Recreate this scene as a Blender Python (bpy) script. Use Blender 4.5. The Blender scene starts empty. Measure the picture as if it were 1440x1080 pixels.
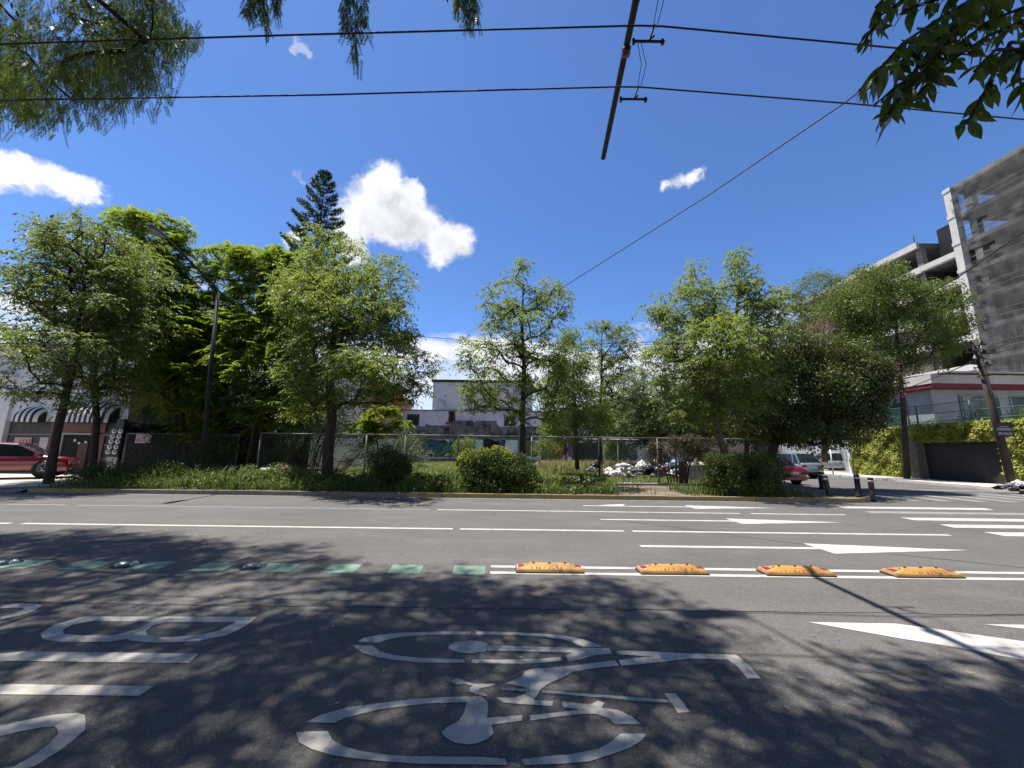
import bpy, bmesh, math, random
import numpy as np
from mathutils import Vector, Matrix
from mathutils.geometry import tessellate_polygon
from mathutils import noise as mnoise
random.seed(7)
RNG = np.random.default_rng(11)
scene = bpy.context.scene
R = math.radians

# ------------------------------------------------------------------ camera
EYE = Vector((0, 0, 1.65))
PITCH, ROLL, FOC = R(9.7), R(.72), 541.0
fw = Vector((0, math.cos(PITCH), math.sin(PITCH)))
r0 = Vector((1, 0, 0)); u0 = Vector((0, -math.sin(PITCH), math.cos(PITCH)))
rt = math.cos(ROLL)*r0 + math.sin(ROLL)*u0
up = math.cos(ROLL)*u0 - math.sin(ROLL)*r0
cam_data = bpy.data.cameras.new("camera"); cam = bpy.data.objects.new("camera", cam_data)
scene.collection.objects.link(cam)
m = Matrix((rt, up, -fw)).transposed().to_4x4(); m.translation = EYE
cam.matrix_world = m
cam_data.sensor_fit = 'HORIZONTAL'; cam_data.sensor_width = 36; cam_data.lens = FOC/1440*36
cam_data.clip_start = .05; cam_data.clip_end = 3000
scene.camera = cam

# ------------------------------------------------------------------ world, sun, exposure
SUN = Vector((-2.4, .80, 7.5)).normalized()
SUN_EL = math.asin(SUN.z); SUN_AZ = math.atan2(SUN.x, SUN.y)
world = bpy.data.worlds.new("World"); scene.world = world; world.use_nodes = True
scene.view_settings.view_transform = 'Standard'; scene.view_settings.look = 'None'
scene.view_settings.gamma = 1; scene.view_settings.use_curve_mapping = False
scene.view_settings.exposure = 0.95
scene.cycles.use_denoising = True
scene.cycles.max_bounces = 8; scene.cycles.transparent_max_bounces = 16
scene.cycles.sample_clamp_indirect = 6
sun_d = bpy.data.lights.new("sun", 'SUN'); sun_d.energy = 5.0; sun_d.angle = R(.53); sun_d.color = (1, .945, .865)
sun_o = bpy.data.objects.new("sun", sun_d); scene.collection.objects.link(sun_o)
sun_o.rotation_euler = SUN.to_track_quat('Z', 'Y').to_euler(); sun_o.location = (-10, 4, 40)

def site(u, v, dist):
    """survey helper: a point seen in direction (u, v) of the photograph at ground distance dist (m)"""
    d = fw + rt*((u-720)/FOC) + up*((540-v)/FOC)
    return EYE + d*(dist/d.y)
def project(p):
    v = p - EYE; dz = v.dot(fw)
    if dz < .05: return (-9999, 9999)
    return (720+FOC*v.dot(rt)/dz, 540-FOC*v.dot(up)/dz)

class NT:
    """tiny node-tree writer"""
    def __init__(s, tree): s.t = tree; s.t.nodes.clear()
    def n(s, typ, ins=None, **kw):
        nd = s.t.nodes.new(typ)
        for k, v in kw.items(): setattr(nd, k, v)
        for k, v in (ins or {}).items():
            sk = nd.inputs[k]
            if isinstance(v, bpy.types.NodeSocket): s.t.links.new(v, sk)
            else:
                if sk.type == 'RGBA' and len(v) == 3: v = (*v, 1)
                sk.default_value = v
        return nd
    def m(s, op, a, b=0.0, c=0.0, clamp=False):
        nd = s.n('ShaderNodeMath', {0: a, 1: b, 2: c}, operation=op); nd.use_clamp = clamp
        return nd.outputs[0]
    def v(s, op, a, b=(0, 0, 0), sc=None):
        ins = {0: a, 1: b}
        if sc is not None: ins['Scale'] = sc
        nd = s.n('ShaderNodeVectorMath', ins, operation=op)
        return nd.outputs['Value'] if op in ('DOT_PRODUCT', 'DISTANCE', 'LENGTH') else nd.outputs[0]
    def ramp(s, f, lo, hi):
        return s.n('ShaderNodeMapRange', {0: f, 1: lo, 2: hi}, interpolation_type='SMOOTHSTEP').outputs[0]
    def mix(s, f, a, b, blend='MIX'):
        nd = s.n('ShaderNodeMix', data_type='RGBA', blend_type=blend)
        for sk, v in ((nd.inputs[0], f), (nd.inputs[6], a), (nd.inputs[7], b)):
            if isinstance(v, bpy.types.NodeSocket): s.t.links.new(v, sk)
            else: sk.default_value = v if not isinstance(v, tuple) or len(v) == 4 else (*v, 1)
        return nd.outputs[2]
    def noise(s, vec, scale, detail=4, rough=.55, dist=0.0):
        return s.n('ShaderNodeTexNoise', {'Vector': vec, 'Scale': scale, 'Detail': detail, 'Roughness': rough, 'Distortion': dist})
    def link(s, a, b): s.t.links.new(a, b)

def build_world():
    w = NT(world.node_tree)
    sky = w.n('ShaderNodeTexSky', sky_type='NISHITA', sun_disc=False, sun_elevation=SUN_EL, sun_rotation=SUN_AZ % (2*math.pi),
              altitude=1600, air_density=1.0, dust_density=.8, ozone_density=2.2)
    hs = w.n('ShaderNodeHueSaturation', {'Hue': .512, 'Saturation': 1.0, 'Value': 1.0, 'Color': sky.outputs[0]})
    skyc = w.mix(1.0, hs.outputs[0], (1.00, 1.47, 1.80), 'MULTIPLY')   # the phone camera's vivid rendering of blue
    geo = w.n('ShaderNodeTexCoord').outputs['Generated']
    D = w.v('NORMALIZE', geo)
    wob = w.noise(D, 9, 6, .6).outputs['Color']
    Dw = w.v('ADD', D, w.v('SCALE', w.v('SUBTRACT', wob, (.5, .5, .5)), sc=.07))
    wob2 = w.noise(D, 34, 5, .65).outputs['Color']
    Dw = w.v('ADD', Dw, w.v('SCALE', w.v('SUBTRACT', wob2, (.5, .5, .5)), sc=.034))
    def dirn(u, v): return tuple((site(u, v, 100)-EYE).normalized())
    def field(blobs, vec):
        tot = None
        for u, v, r in blobs:
            d = w.v('DISTANCE', vec, dirn(u, v))
            g = w.m('POWER', 2.718, w.m('MULTIPLY', w.m('MULTIPLY', d, d), -1/(r*r)))
            tot = g if tot is None else w.m('ADD', tot, g)
        return tot
    main = [(525, 250, .036), (512, 300, .052), (560, 295, .055), (600, 320, .050), (640, 335, .040), (620, 362, .034), (655, 345, .030),
            (490, 330, .042), (560, 330, .040), (585, 268, .022), (500, 362, .030), (545, 262, .03)]
    left = [(15, 236, .026), (55, 247, .028), (92, 262, .026), (128, 271, .020), (42, 226, .012), (-30, 230, .03), (112, 276, .016)]
    small = [(960, 256, .019), (978, 246, .015), (938, 265, .013), (405, 332, .020)]
    faint = [(425, 66, .020), (416, 58, .014), (434, 74, .012), (418, 245, .016), (430, 262, .014), (1052, 342, .014)]
    F = field(main+left+small, Dw)
    nz = w.noise(D, 26, 7, .62).outputs[0]
    a = w.m('ADD', F, w.m('MULTIPLY', w.m('SUBTRACT', nz, .5), 1.5))
    alpha = w.ramp(a, .32, 1.12)
    af = w.m('ADD', field(faint, w.v('ADD', Dw, w.v('SCALE', w.v('SUBTRACT', wob, (.5, .5, .5)), sc=.05))), w.m('MULTIPLY', w.m('SUBTRACT', nz, .5), 1.6))
    alpha = w.m('MAXIMUM', alpha, w.m('MULTIPLY', w.ramp(af, .55, 1.4), .38))
    # shading of the puffs: a copy of the field shifted along the light gives lit tops and grey bottoms
    Fs = field(main+left, w.v('ADD', Dw, (-.018, 0, .030)))
    nz2 = w.noise(Dw, 20, 6, .6).outputs[0]
    sh = w.ramp(w.m('ADD', Fs, w.m('MULTIPLY', w.m('SUBTRACT', nz2, .5), 2.2)), .5, 2.3)
    # a low bank of cumulus along the horizon
    sep = w.n('ShaderNodeSeparateXYZ', {0: D})
    z = sep.outputs['Z']
    flat = w.v('MULTIPLY', D, (1, 1, 2.3))
    bn = w.noise(flat, 3.1, 8, .58, .3).outputs[0]
    top = w.m('ADD', .075, w.m('MULTIPLY', bn, .42))
    bank = w.ramp(w.m('SUBTRACT', top, z), -.012, .045)
    lo = w.ramp(z, -.02, .02)
    bank = w.m('MULTIPLY', bank, w.m('ADD', .45, w.m('MULTIPLY', w.ramp(w.noise(flat, 7, 6, .6).outputs[0], .36, .55), .55)))
    wisp = w.m('MULTIPLY', w.ramp(w.noise(w.v('MULTIPLY', D, (1.0, 1.0, 2.6)), 3.3, 7, .7, .5).outputs[0], .60, .9), .07)
    al = w.m('MAXIMUM', w.m('MAXIMUM', alpha, w.m('MULTIPLY', bank, lo)), wisp)
    ccol = w.mix(sh, (9.1, 9.2, 9.5), (5.6, 5.9, 6.6))
    col = w.mix(al, skyc, ccol)
    bg = w.n('ShaderNodeBackground', {'Color': col, 'Strength': .057})
    out = w.n('ShaderNodeOutputWorld', {'Surface': bg.outputs[0]})
build_world()

# ------------------------------------------------------------------ materials
MATS = {}
EXEMPT = ('plaster', 'stained_white', 'blotched', 'pale_sunlit', 'raw_grey', 'pale_pavement', 'pale_dusty', 'glass', 'mould', 'cladding', 'fascia', 'corrugated', 'scratched', 'poster', 'brick', 'canvas', 'frame', 'white_plastic', 'board', 'graffiti')
ALB = .66      # real surfaces are darker than they look in the sun
def mat(name, c1, c2=None, scale=6.0, rough=.75, bump=0.0, bscale=None, spec=.4, metal=0.0, wear=None, wscale=2.0, wlo=.5, whi=.68,
        stretch=(1, 1, 1), coat=0.0):
    if name in MATS: return MATS[name]
    m_ = bpy.data.materials.new(name); m_.use_nodes = True; w = NT(m_.node_tree)
    oc = w.v('MULTIPLY', w.n('ShaderNodeTexCoord').outputs['Object'], stretch)
    c2 = c2 or tuple(x*.8 for x in c1)
    if not any(e in name for e in EXEMPT):
        c1, c2 = tuple(x*ALB for x in c1), tuple(x*ALB for x in c2); wear = wear and tuple(x*ALB for x in wear)
    n1 = w.noise(oc, scale, 6, .6)
    col = w.mix(w.ramp(n1.outputs[0], .3, .7), c1, c2)
    if wear: col = w.mix(w.ramp(w.noise(oc, wscale, 7, .65).outputs[0], wlo, whi), col, wear)
    p = w.n('ShaderNodeBsdfPrincipled', {'Base Color': col, 'Roughness': rough, 'Metallic': metal, 'Specular IOR Level': spec, 'Coat Weight': coat, 'Coat Roughness': .05})
    if bump:
        b = w.n('ShaderNodeBump', {'Height': w.noise(oc, bscale or scale*4, 5, .6).outputs[0], 'Strength': bump, 'Distance': .02})
        w.link(b.outputs[0], p.inputs['Normal'])
    w.n('ShaderNodeOutputMaterial', {'Surface': p.outputs[0]})
    MATS[name] = m_; return m_

def leaf_mat(name, cols, trans=.35, rough=.5, spec=.28, pale=None, glow=1.0):
    """cols: three colours picked by the per-leaf attribute; pale: colour of the underside"""
    cols = [tuple(x*.86 for x in c) for c in cols]; pale = pale and tuple(x*.8 for x in pale)
    m_ = bpy.data.materials.new(name); m_.use_nodes = True; w = NT(m_.node_tree)
    at = w.n('ShaderNodeAttribute', attribute_name='rnd').outputs['Fac']
    cr = w.n('ShaderNodeValToRGB', {0: at}); e = cr.color_ramp.elements
    e[0].position = 0; e[0].color = (*cols[0], 1); e[1].position = 1; e[1].color = (*cols[-1], 1)
    for i, c in enumerate(cols[1:-1]):
        x = e.new((i+1)/(len(cols)-1)); x.color = (*c, 1)
    col = cr.outputs[0]
    if pale:
        bf = w.n('ShaderNodeNewGeometry').outputs['Backfacing']
        col = w.mix(w.m('MULTIPLY', bf, .6), col, pale)
    p = w.n('ShaderNodeBsdfPrincipled', {'Base Color': col, 'Roughness': rough, 'Specular IOR Level': spec})
    tcol = w.mix(.5, col, (.30*glow, .40*glow, .03*glow))
    t = w.n('ShaderNodeBsdfTranslucent', {'Color': w.mix(.55, col, tcol)})
    mx = w.n('ShaderNodeMixShader', {0: trans, 1: p.outputs[0], 2: t.outputs[0]})
    w.n('ShaderNodeOutputMaterial', {'Surface': mx.outputs[0]})
    return m_

def asphalt():
    m_ = bpy.data.materials.new('asphalt'); m_.use_nodes = True; w = NT(m_.node_tree)
    oc = w.n('ShaderNodeTexCoord').outputs['Object']
    big = w.noise(oc, .35, 5, .6).outputs[0]
    lane = w.noise(w.v('MULTIPLY', oc, (.06, 1.0, 1)), 1.6, 5, .6).outputs[0]
    fine = w.noise(oc, 160, 3, .7).outputs[0]
    mid = w.noise(oc, 14, 6, .65).outputs[0]
    col = w.mix(w.ramp(big, .35, .68), (.100, .094, .088), (.077, .073, .069))
    col = w.mix(w.m('MULTIPLY', w.ramp(lane, .45, .68), .55), col, (.076, .073, .070))
    col = w.mix(w.m('MULTIPLY', w.ramp(mid, .45, .75), .35), col, (.060, .058, .058))
    vo = w.n('ShaderNodeTexVoronoi', {'Vector': oc, 'Scale': 110.0}); agg = w.ramp(vo.outputs['Distance'], .0, .5)
    aggc = w.n('ShaderNodeSeparateColor', {0: vo.outputs['Color']}).outputs[0]
    col = w.mix(w.m('MULTIPLY', w.ramp(aggc, .72, 1.0), .42), col, (.25, .24, .225))
    col = w.mix(w.m('MULTIPLY', w.ramp(fine, .52, .75), .45), col, (.045, .045, .048))
    # thin cracks
    wv = w.v('ADD', oc, w.v('SCALE', w.noise(oc, 1.4, 6, .7).outputs['Color'], sc=.55))
    ck = w.n('ShaderNodeTexVoronoi', {'Vector': wv, 'Scale': .19}, feature='DISTANCE_TO_EDGE').outputs['Distance']
    ckm = w.m('MULTIPLY', w.ramp(ck, .0030, .0010), w.ramp(w.noise(oc, .6, 3).outputs[0], .46, .58))
    col = w.mix(w.m('MULTIPLY', ckm, .6), col, (.035, .033, .033))
    # oil spots
    sp = w.n('ShaderNodeTexVoronoi', {'Vector': w.v('ADD', oc, w.v('SCALE', w.noise(oc, 5, 3).outputs['Color'], sc=.16)), 'Scale': 1.1})
    spm = w.m('MULTIPLY', w.ramp(sp.outputs['Distance'], .10, .03), w.ramp(w.noise(oc, .8, 2).outputs[0], .5, .6))
    col = w.mix(w.m('MULTIPLY', spm, .75), col, (.035, .035, .036))
    # dusty pale patches and a darker repaired band
    dp = w.noise(w.v('MULTIPLY', oc, (.5, 1.4, 1)), .9, 7, .7).outputs[0]
    col = w.mix(w.m('MULTIPLY', w.ramp(dp, .47, .68), .6), col, (.128, .121, .113))
    st = w.noise(w.v('MULTIPLY', oc, (.25, 3.0, 1)), 2.2, 6, .7).outputs[0]
    col = w.mix(w.m('MULTIPLY', w.ramp(st, .56, .74), .4), col, (.055, .053, .053))
    p = w.n('ShaderNodeBsdfPrincipled', {'Base Color': col, 'Roughness': .86, 'Specular IOR Level': .35})
    h = w.m('ADD', w.m('MULTIPLY', fine, .6), w.m('MULTIPLY', agg, .8))
    b = w.n('ShaderNodeBump', {'Height': h, 'Strength': .55, 'Distance': .006}); w.link(b.outputs[0], p.inputs['Normal'])
    w.n('ShaderNodeOutputMaterial', {'Surface': p.outputs[0]}); return m_
def road_paint(name, c, worn=.5):
    m_ = bpy.data.materials.new(name); m_.use_nodes = True; w = NT(m_.node_tree)
    oc = w.n('ShaderNodeTexCoord').outputs['Object']
    f = w.noise(oc, 70, 4, .7).outputs[0]; g = w.noise(oc, 3.2, 6, .65).outputs[0]
    col = w.mix(w.ramp(g, .3, .75), c, tuple(x*.74 for x in c))
    k = w.m('ADD', w.m('MULTIPLY', f, .6), w.m('MULTIPLY', g, .5))
    col = w.mix(w.m('MULTIPLY', w.ramp(k, .60, .70), worn), col, (.12, .118, .118))
    p = w.n('ShaderNodeBsdfPrincipled', {'Base Color': col, 'Roughness': .7, 'Specular IOR Level': .3})
    b = w.n('ShaderNodeBump', {'Height': w.noise(oc, 160, 3, .7).outputs[0], 'Strength': .4, 'Distance': .005}); w.link(b.outputs[0], p.inputs['Normal'])
    w.n('ShaderNodeOutputMaterial', {'Surface': p.outputs[0]}); return m_

M_ASPH = asphalt()
M_WHITE = road_paint('white_road_paint', (.46, .45, .42), .7)
M_LETTER = road_paint('grimy_white_road_paint', (.44, .42, .375), .85)
M_WORN = road_paint('worn_white_road_paint', (.235, .23, .22), 1.0)
M_GREENP = road_paint('green_road_paint', (.17, .27, .205), .9)

def glass_mat(name, c=(.02, .025, .03), rough=.05):
    return mat(name, c, c, 3, rough, spec=.9)
BARK = mat('grey_brown_bark', (.085, .070, .055), (.040, .033, .027), 9, .9, .8, 30, .2, stretch=(1, 1, .25))
BARK_P = mat('pale_bark', (.20, .18, .15), (.10, .088, .07), 9, .9, .6, 30, .2, stretch=(1, 1, .25))
CONC = mat('weathered_concrete', (.34, .335, .32), (.23, .225, .215), 1.6, .9, .3, 30, .2, wear=(.12, .115, .105), wscale=1.1, wlo=.55, whi=.75)
DIRT = mat('dry_pinkish_dirt', (.30, .235, .195), (.20, .155, .125), 2.2, .95, .6, 30, .1, wear=(.14, .12, .085), wscale=.9)

# ------------------------------------------------------------------ objects
ORG = {}
def tag(o, label=None, cat=None, group=None, kind=None):
    for k, v in (('label', label), ('category', cat), ('group', group), ('kind', kind)):
        if v: o[k] = v
    return o
def thing(name, loc, label, cat, group=None, rz=0.0, local=False):
    o = bpy.data.objects.new(name, None); scene.collection.objects.link(o)
    o.empty_display_size = .1
    o.location = loc; o.rotation_euler.z = rz
    ORG[o.name] = Vector((0, 0, 0)) if local else Vector(loc)
    return tag(o, label, cat, group)
def link_mesh(name, me, material, parent=None):
    o = bpy.data.objects.new(name, me); scene.collection.objects.link(o)
    if material is not None and not me.materials: me.materials.append(material)
    if parent is not None:
        o.parent = parent; ORG[o.name] = ORG[parent.name]
    else: ORG[o.name] = Vector((0, 0, 0))
    return o
def copy_tree(o, parent=None):
    c = o.copy(); scene.collection.objects.link(c); ORG[c.name] = ORG[o.name]
    if parent is not None: c.parent = parent
    for ch in list(o.children): copy_tree(ch, c)
    return c

class MB:
    def __init__(s): s.v = []; s.f = []; s.sm = []
    def add(s, vs, fs, smooth=False):
        b = len(s.v); s.v += [tuple(v) for v in vs]; s.f += [tuple(b+i for i in f) for f in fs]; s.sm += [smooth]*len(fs); return s
    def box(s, x0, x1, y0, y1, z0, z1):
        vs = [(x, y, z) for z in (z0, z1) for y in (y0, y1) for x in (x0, x1)]
        return s.add(vs, [(0, 2, 3, 1), (4, 5, 7, 6), (0, 1, 5, 4), (2, 6, 7, 3), (0, 4, 6, 2), (1, 3, 7, 5)])
    def beam(s, a, b, w, h=None, upv=(0, 0, 1)):
        a = Vector(a); b = Vector(b); h = h or w; d = (b-a).normalized(); u = Vector(upv)
        if abs(d.dot(u)) > .98: u = Vector((0, 1, 0))
        x = d.cross(u).normalized()*w/2; y = x.cross(d).normalized()*h/2
        vs = [a-x-y, a+x-y, a+x+y, a-x+y, b-x-y, b+x-y, b+x+y, b-x+y]
        return s.add(vs, [(0, 1, 2, 3), (7, 6, 5, 4), (0, 4, 5, 1), (1, 5, 6, 2), (2, 6, 7, 3), (3, 7, 4, 0)])
    def tube(s, pts, rad, n=8, caps=True):
        pts = [Vector(p) for p in pts]; k = len(pts); rs = rad if isinstance(rad, (list, tuple)) else [rad]*k
        vs = []; px = None
        for i, p in enumerate(pts):
            d = (pts[min(i+1, k-1)]-pts[max(i-1, 0)]).normalized()
            if px is None: px = d.cross(Vector((0, 0, 1)) if abs(d.z) < .9 else Vector((1, 0, 0))).normalized()
            px = (px - d*px.dot(d)).normalized(); py = d.cross(px)
            vs += [p + (px*math.cos(2*math.pi*j/n)+py*math.sin(2*math.pi*j/n))*rs[i] for j in range(n)]
        fs = [(i*n+j, i*n+(j+1) % n, (i+1)*n+(j+1) % n, (i+1)*n+j) for i in range(k-1) for j in range(n)]
        if caps: fs += [tuple(range(n))[::-1], tuple((k-1)*n+j for j in range(n))]
        return s.add(vs, fs, True)
    def disc(s, c, nrm, r, thick=.02, n=16):
        c = Vector(c); nrm = Vector(nrm).normalized()
        return s.tube([c-nrm*thick/2, c+nrm*thick/2], r, n)
    def prism(s, poly, axis, a, b):
        """extrude a 2D polygon along an axis ('x','y','z') from a to b"""
        def P(q, t): return {'x': (t, q[0], q[1]), 'y': (q[0], t, q[1]), 'z': (q[0], q[1], t)}[axis]
        n = len(poly); vs = [P(q, a) for q in poly]+[P(q, b) for q in poly]
        fs = [(i, (i+1) % n, n+(i+1) % n, n+i) for i in range(n)]
        tri = tessellate_polygon([[Vector((q[0], q[1], 0)) for q in poly]])
        fs += [tuple(t) for t in tri]+[tuple(n+i for i in t[::-1]) for t in tri]
        return s.add(vs, fs)
    def sheet(s, poly, z, holes=()):
        loops = [[Vector((q[0], q[1], 0)) for q in L] for L in (poly, *holes)]
        vs = [(q.x, q.y, z) for L in loops for q in L]
        fs = []
        for t in tessellate_polygon(loops):
            a, b, c = (vs[i] for i in t)
            if (b[0]-a[0])*(c[1]-a[1])-(b[1]-a[1])*(c[0]-a[0]) < 0: t = t[::-1]
            fs.append(tuple(t))
        return s.add(vs, fs)
    def build(s, name, material, parent=None, fix=True):
        o_ = ORG[parent.name] if parent is not None else Vector((0, 0, 0))
        me = bpy.data.meshes.new(name)
        me.from_pydata([(v[0]-o_.x, v[1]-o_.y, v[2]-o_.z) for v in s.v], [], s.f)
        me.polygons.foreach_set('use_smooth', s.sm)
        if fix:
            bm = bmesh.new(); bm.from_mesh(me); bmesh.ops.recalc_face_normals(bm, faces=bm.faces); bm.to_mesh(me); bm.free()
        me.update()
        return link_mesh(name, me, material, parent)
def box(name, x0, x1, y0, y1, z0, z1, material, parent=None): return MB().box(x0, x1, y0, y1, z0, z1).build(name, material, parent)
def bevel(o, w=.01, seg=2):
    b = o.modifiers.new('bevel', 'BEVEL'); b.width = w; b.segments = seg; b.limit_method = 'ANGLE'; return o

def np_mesh(name, V, loops, nper, rnd, material, parent, smooth=False):
    """fast mesh of many small faces of nper corners each, with a per-face attribute"""
    me = bpy.data.meshes.new(name)
    o_ = np.array(ORG[parent.name] if parent is not None else (0, 0, 0))
    V = (V-o_).astype(np.float32); nf = len(loops)//nper
    me.vertices.add(len(V)); me.vertices.foreach_set('co', V.ravel())
    me.loops.add(len(loops)); me.loops.foreach_set('vertex_index', loops.astype(np.int32))
    me.polygons.add(nf); me.polygons.foreach_set('loop_start', (np.arange(nf)*nper).astype(np.int32))
    try: me.polygons.foreach_set('loop_total', np.full(nf, nper, np.int32))
    except Exception: pass
    me.update(calc_edges=True)
    if smooth: me.polygons.foreach_set('use_smooth', np.ones(nf, bool))
    if rnd is not None:
        a = me.attributes.new('rnd', 'FLOAT', 'FACE'); a.data.foreach_set('value', np.asarray(rnd, np.float32))
    return link_mesh(name, me, material, parent)
def nrmz(a): return a/np.maximum(np.linalg.norm(a, axis=-1, keepdims=True), 1e-9)
def leaves(name, B, D, N, L, W, rnd, material, parent, droop=.12, wide=.45):
    """one rhombic leaf per row: base B, direction D, face normal N"""
    n = len(B); D = nrmz(D); S = nrmz(np.cross(D, N)); N2 = np.cross(S, D)
    L = np.broadcast_to(np.asarray(L, float), (n,))[:, None]; W = np.broadcast_to(np.asarray(W, float), (n,))[:, None]
    V = np.empty((n, 4, 3)); V[:, 0] = B
    mid = B+D*L*wide+N2*L*.05
    V[:, 1] = mid+S*W*.5; V[:, 3] = mid-S*W*.5; V[:, 2] = B+D*L-np.array([0, 0, 1.])*L*droop
    return np_mesh(name, V.reshape(-1, 3), np.arange(n*4), 4, rnd, material, parent)
def rdir(n, zlo=-1, zhi=1):
    z = RNG.uniform(zlo, zhi, n); a = RNG.uniform(0, 2*math.pi, n); r = np.sqrt(1-z*z)
    return np.stack([r*np.cos(a), r*np.sin(a), z], 1)

# ------------------------------------------------------------------ trees
def grow(trunk, rads, targets, tip=.012, sides=6, sag=.10, expo=.5, maxr=9.):
    """skeleton: trunk polyline plus limbs reaching every target; returns the tube mesh of it"""
    nodes = [Vector(p) for p in trunk]; par = [i-1 for i in range(len(nodes))]; nt = len(nodes)
    # densify trunk
    dn, dp, dr = [], [], []
    for i in range(nt-1):
        for k in range(4):
            t = k/4; dn.append(nodes[i].lerp(nodes[i+1], t)); dr.append(rads[i]*(1-t)+rads[i+1]*t)
    dn.append(nodes[-1]); dr.append(rads[-1])
    nodes = dn; par = [i-1 for i in range(len(nodes))]; nt = len(nodes); trad = dr
    top = nodes[-1]; start = max(2, int(nt*.38))
    tg = sorted([Vector(t) for t in targets], key=lambda t: min((t-n).length for n in nodes[start:nt]))
    dirs = [(nodes[i]-nodes[i-1]).normalized() if i else Vector((0, 0, 1)) for i in range(nt)]
    cnt = [0]*nt
    pos = np.array([tuple(n) for n in nodes])
    P = np.empty((nt+len(tg)*3+4, 3)); P[:nt] = pos; used = nt
    for t in tg:
        d = np.linalg.norm(P[start:used]-np.array(t), axis=1)
        dz = P[start:used, 2]-t.z
        c = d+np.maximum(0, dz+.15*d)*1.3
        j = int(np.argmin(c))+start
        a = nodes[j]; L = (t-a).length
        if L < .08: cnt[j] += 1; continue
        h = dirs[j]*.35+(t-a).normalized()*.65; h.z += .15
        c1 = a+h.normalized()*L*.45
        prev = j
        for k in (1, 2, 3):
            s = k/3; q = a*(1-s)**2+c1*2*s*(1-s)+t*s*s
            if k < 3: q = q+Vector((random.gauss(0, .03), random.gauss(0, .03), random.gauss(0, .02)))*L
            nodes.append(q); par.append(prev); dirs.append((q-nodes[prev]).normalized()); cnt.append(0)
            P[used] = q; used += 1; prev = len(nodes)-1
        cnt[prev] += 1
    for i in range(len(nodes)-1, 0, -1): cnt[par[i]] += cnt[i]
    rad = [max(tip, tip*c**expo) for c in cnt]
    for i in range(nt): rad[i] = trad[i]
    for i in range(nt, len(nodes)): rad[i] = min(rad[i], .8*rad[par[i]] if par[i] < nt else rad[par[i]])
    for i in range(nt, len(nodes)): rad[i] = min(rad[i], maxr)
    # tubes as independent tapered segments, trunk as one tube
    mb = MB(); mb.tube(nodes[:nt], trad, 12)
    V = []; Fc = []
    for i in range(nt, len(nodes)):
        a, b = nodes[par[i]], nodes[i]; d = (b-a).normalized(); ns = 3 if rad[i] < .02 else 5
        x = d.cross(Vector((.3, .2, 1))).normalized(); y = d.cross(x); ra = min(rad[par[i]], rad[i]*1.5); rb = rad[i]
        base = len(V)
        for p, r in ((a-d*ra*.5, ra), (b, rb)):
            V += [p+(x*math.cos(2*math.pi*j/ns)+y*math.sin(2*math.pi*j/ns))*r for j in range(ns)]
        Fc += [(base+j, base+(j+1) % ns, base+ns+(j+1) % ns, base+ns+j) for j in range(ns)]
    mb.add(V, Fc, True)
    return mb

def pts_in(blobs, n, shell=.55, flat=1.0):
    """points in the union of ellipsoids (centre, (rx, ry, rz))"""
    vol = np.array([b[1][0]*b[1][1]*b[1][2] for b in blobs])**.72; vol /= vol.sum()
    idx = RNG.choice(len(blobs), n, p=vol)
    C = np.array([tuple(b[0]) for b in blobs])[idx]; Rr = np.array([b[1] for b in blobs])[idx]
    r = RNG.uniform(0, 1, n)**(1/3); r = shell*(.55+.45*r)+(1-shell)*r
    r = np.where(RNG.uniform(0, 1, n) < .2, r*RNG.uniform(1.0, 1.3, n), r)   # ragged outline
    return C+rdir(n)*Rr*r[:, None], C

def foliage_ash(C, per, cr, L=.13, W=.036, spread=1.0, gap=.0, hue=None, down=.55):
    """drooping sprigs of lance-shaped leaflets around every clump centre"""
    n = len(C); ns = max(3, per//9); N = n*ns
    base = np.repeat(C, ns, 0); hv = np.repeat(RNG.uniform(0, 1, n) if hue is None else hue, ns)
    d = rdir(N, -.35, 1.0); base = base+d*RNG.uniform(0, .5, (N, 1))*cr
    ln = RNG.uniform(.5, 1.0, N)*cr*spread
    K = 9; t = np.tile(np.linspace(.1, 1, K), N)
    b = np.repeat(base, K, 0); dd = np.repeat(d, K, 0); l_ = np.repeat(ln, K)
    pos = b+dd*(t*l_)[:, None]; pos[:, 2] -= (t**2)*l_*.55
    side = nrmz(np.cross(dd, np.array([0, 0, 1.])))*np.tile([1, -1, 1, -1, 1, -1, 1, -1, 0], N)[:, None]
    D = nrmz(dd*.55+side*.8+np.array([0, 0, -down])+RNG.normal(0, .28, pos.shape))
    Nn = nrmz(np.array([0, 0, 1.])+RNG.normal(0, .55, pos.shape))
    rnd = np.clip(np.repeat(hv, K)*.6+RNG.uniform(0, .4, len(pos)), 0, 1)
    Ls = L*RNG.uniform(.5, 1.3, len(pos))
    return pos, D, Nn, Ls, W*Ls/L, rnd

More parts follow.
